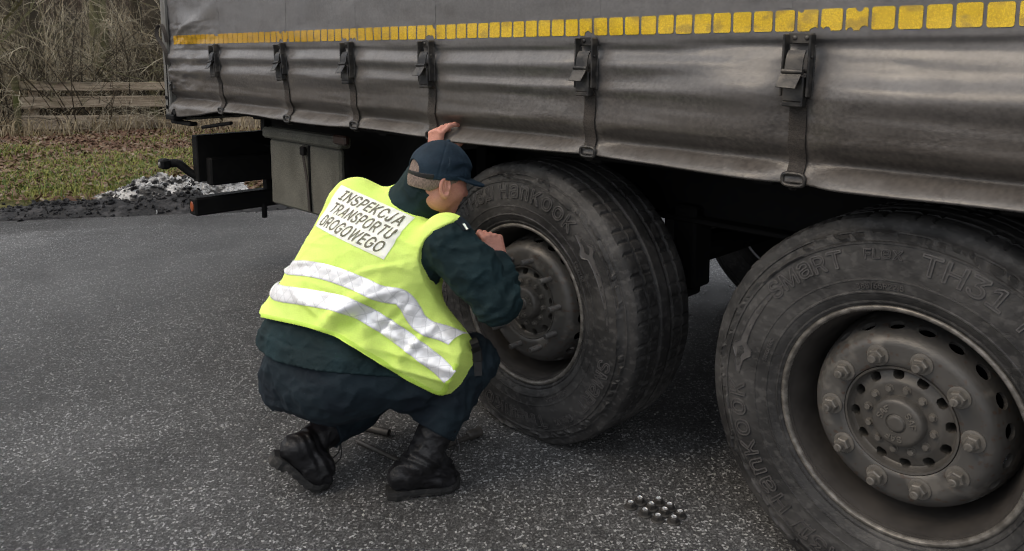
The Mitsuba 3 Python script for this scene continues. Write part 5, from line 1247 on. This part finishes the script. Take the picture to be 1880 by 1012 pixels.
for i, (n, v0, v1, mi_) in enumerate(((230, 8.2, 12, 0), (800, 9.5, 18, 1), (170, 8.0, 11, 2), (600, 12, 24, 1))):
    u = q.uniform(-6.5 - .3 * (v1 - 8), 4, n); v = q.uniform(v0, v1, n); D = np.stack([q.normal(0, .35, n), q.normal(0, .35, n), np.ones(n)], -1)
    m, P1 = twigs(vg(u, v, -.05), D, q.uniform(1.6, 4.2, n), q.uniform(.008, .018, n), 300 + i, 8, .55, .15)
    p, d, s = grow(P1, n * 5, 310 + i, .1); m2, P2 = twigs(p, d, q.uniform(.25, 1.2, n * 5), q.uniform(.004, .008, n * 5), 320 + i, 5, .6, .2)
    p, d, s = grow(P2, n * 4, 330 + i, .1); m4, _ = twigs(p, d, q.uniform(.15, .5, n * 4), q.uniform(.003, .005, n * 4), 340 + i, 4, .5, .1)
    obj('thicket', cat([m, m2, m4]), f'bark_mat_{mi_}', label='dense tangle of bare undergrowth filling the wood', category='undergrowth', kind='stuff')
# brambles leaning over the fence
n = 80; u = q.uniform(-3.4, 1.6, n); v = q.uniform(6.9, 7.2, n); m, P1 = twigs(vg(u, v), np.stack([q.normal(0, .4, n), q.normal(0, .4, n), np.ones(n)], -1), q.uniform(.5, 1.7, n), q.uniform(.003, .006, n), 400, 7, .7, .5)
p, d, s = grow(P1, 500, 401); m2, _ = twigs(p, d, q.uniform(.1, .5, 500), q.uniform(.0018, .0032, 500), 402, 5, .7, .2)
obj('bramble', cat([m, m2]), 'bark_mat_2', label='thin pale bramble stems growing up in front of the fence boards', category='bramble', kind='stuff')
def tree(u, v, r0, h, mi_, seed, label, lean=(0, 0), limbs=16, low=.25):
    q = np.random.default_rng(seed); k = thing('bare_tree', label, 'tree'); b = vg(np.array(u), np.array(v), -.1)
    n = 14; t = np.linspace(0, 1, n); c = b + np.stack([lean[0] * t * h + .12 * np.sin(t * 5 + seed), lean[1] * t * h + .1 * np.cos(t * 4 + seed), t * h], -1)
    m = tube(c, r0 * (1.15 - .85 * t) * (1 + .35 * np.exp(-t * 18)), 12); m.vertices += (meshkit.fbm(m.vertices * 7, 3, seed)[:, None] - .5) * .25 * r0; obj('trunk', m, f'bark_mat_{mi_}', k, smooth=True)
    i = q.uniform(low, .98, limbs); p = np.stack([np.interp(i, t, c[:, j]) for j in range(3)], -1); a = q.uniform(0, 6.28, limbs); D = np.stack([np.cos(a), np.sin(a), q.uniform(.3, 1.3, limbs)], -1)
    m1, P1 = twigs(p, D, h * .35 * (1.1 - i) + .6, r0 * .32 * (1.1 - i) + .006, seed + 1, 8, .5, -.2)
    p, d, s = grow(P1, limbs * 9, seed + 2); m2, P2 = twigs(p, d, q.uniform(.4, 1.4, len(p)), q.uniform(.004, .010, len(p)), seed + 3, 6, .5)
    p, d, s = grow(P2, limbs * 26, seed + 4); m3_, _ = twigs(p, d, q.uniform(.2, .7, len(p)), q.uniform(.002, .004, len(p)), seed + 5, 5, .5)
    obj('limbs', m1, f'bark_mat_{mi_}', k, kind='stuff'); obj('crown', cat([m2, m3_]), f'bark_mat_{mi_}', k, kind='stuff')
tree(-3.42, 6.85, .075, 6.0, 3, 501, 'slim mossy tree at the left edge of the picture, next to the fence end', (.02, -.01), 18, .12)
tree(-3.1, 8.6, .13, 9, 1, 511, 'dark trunk in the wood above the left end of the fence', (.0, 0))
tree(-2.2, 8.7, .15, 11, 3, 521, 'thick brown trunk in the wood above the middle of the fence, left of two', (.01, 0))
tree(-1.02, 8.6, .14, 10, 1, 531, 'dark trunk in the wood close to the rear edge of the trailer', (0, .01))
tree(-1.55, 9.2, .10, 10, 1, 541, 'slim dark trunk in the wood above the middle of the fence, right of two', (0, 0))
tree(.8, 11, .2, 10, 1, 551, 'tree in the wood behind the rear of the trailer')
tree(-4.9, 13, .22, 11, 1, 561, 'trunk in the wood at the far left behind the slim mossy tree')

# loose grit and a few leaf scraps on the asphalt
q = np.random.default_rng(91); n = 2600; d_ = 1.2 + 4.5 * q.random(n) ** 1.3; an = q.uniform(-.60, .50, n)
gx_ = CAM[0] + d_ * (-np.sin(YAW - an)); gy_ = CAM[1] + d_ * np.cos(YAW - an); base = trimesh.creation.icosphere(0, 1.0); V = []; F = []
for i in range(n):
    s = .0022 + .0045 * q.random() ** 3; bv = base.vertices * (1 + .6 * (q.random((12, 1)) - .5)) * s * [1, q.uniform(.6, 1), .6]; V.append(bv @ trimesh.transformations.rotation_matrix(q.uniform(0, 6.28), [0, 0, 1])[:3, :3].T + [gx_[i], gy_[i], s * .35]); F.append(base.faces + 12 * i)
mat('grit_mat', two(pr_(proc(lambda p, n, uv: mi.Color3f(mix((.07, .068, .065), (.40, .39, .37), cell_rand(dr.floor(p.x * 60), dr.floor(p.y * 60))))), .8)))
obj('grit', trimesh.Trimesh(np.vstack(V), np.vstack(F), process=False), 'grit_mat', label='loose stone chips lying on the asphalt', category='grit', kind='stuff')
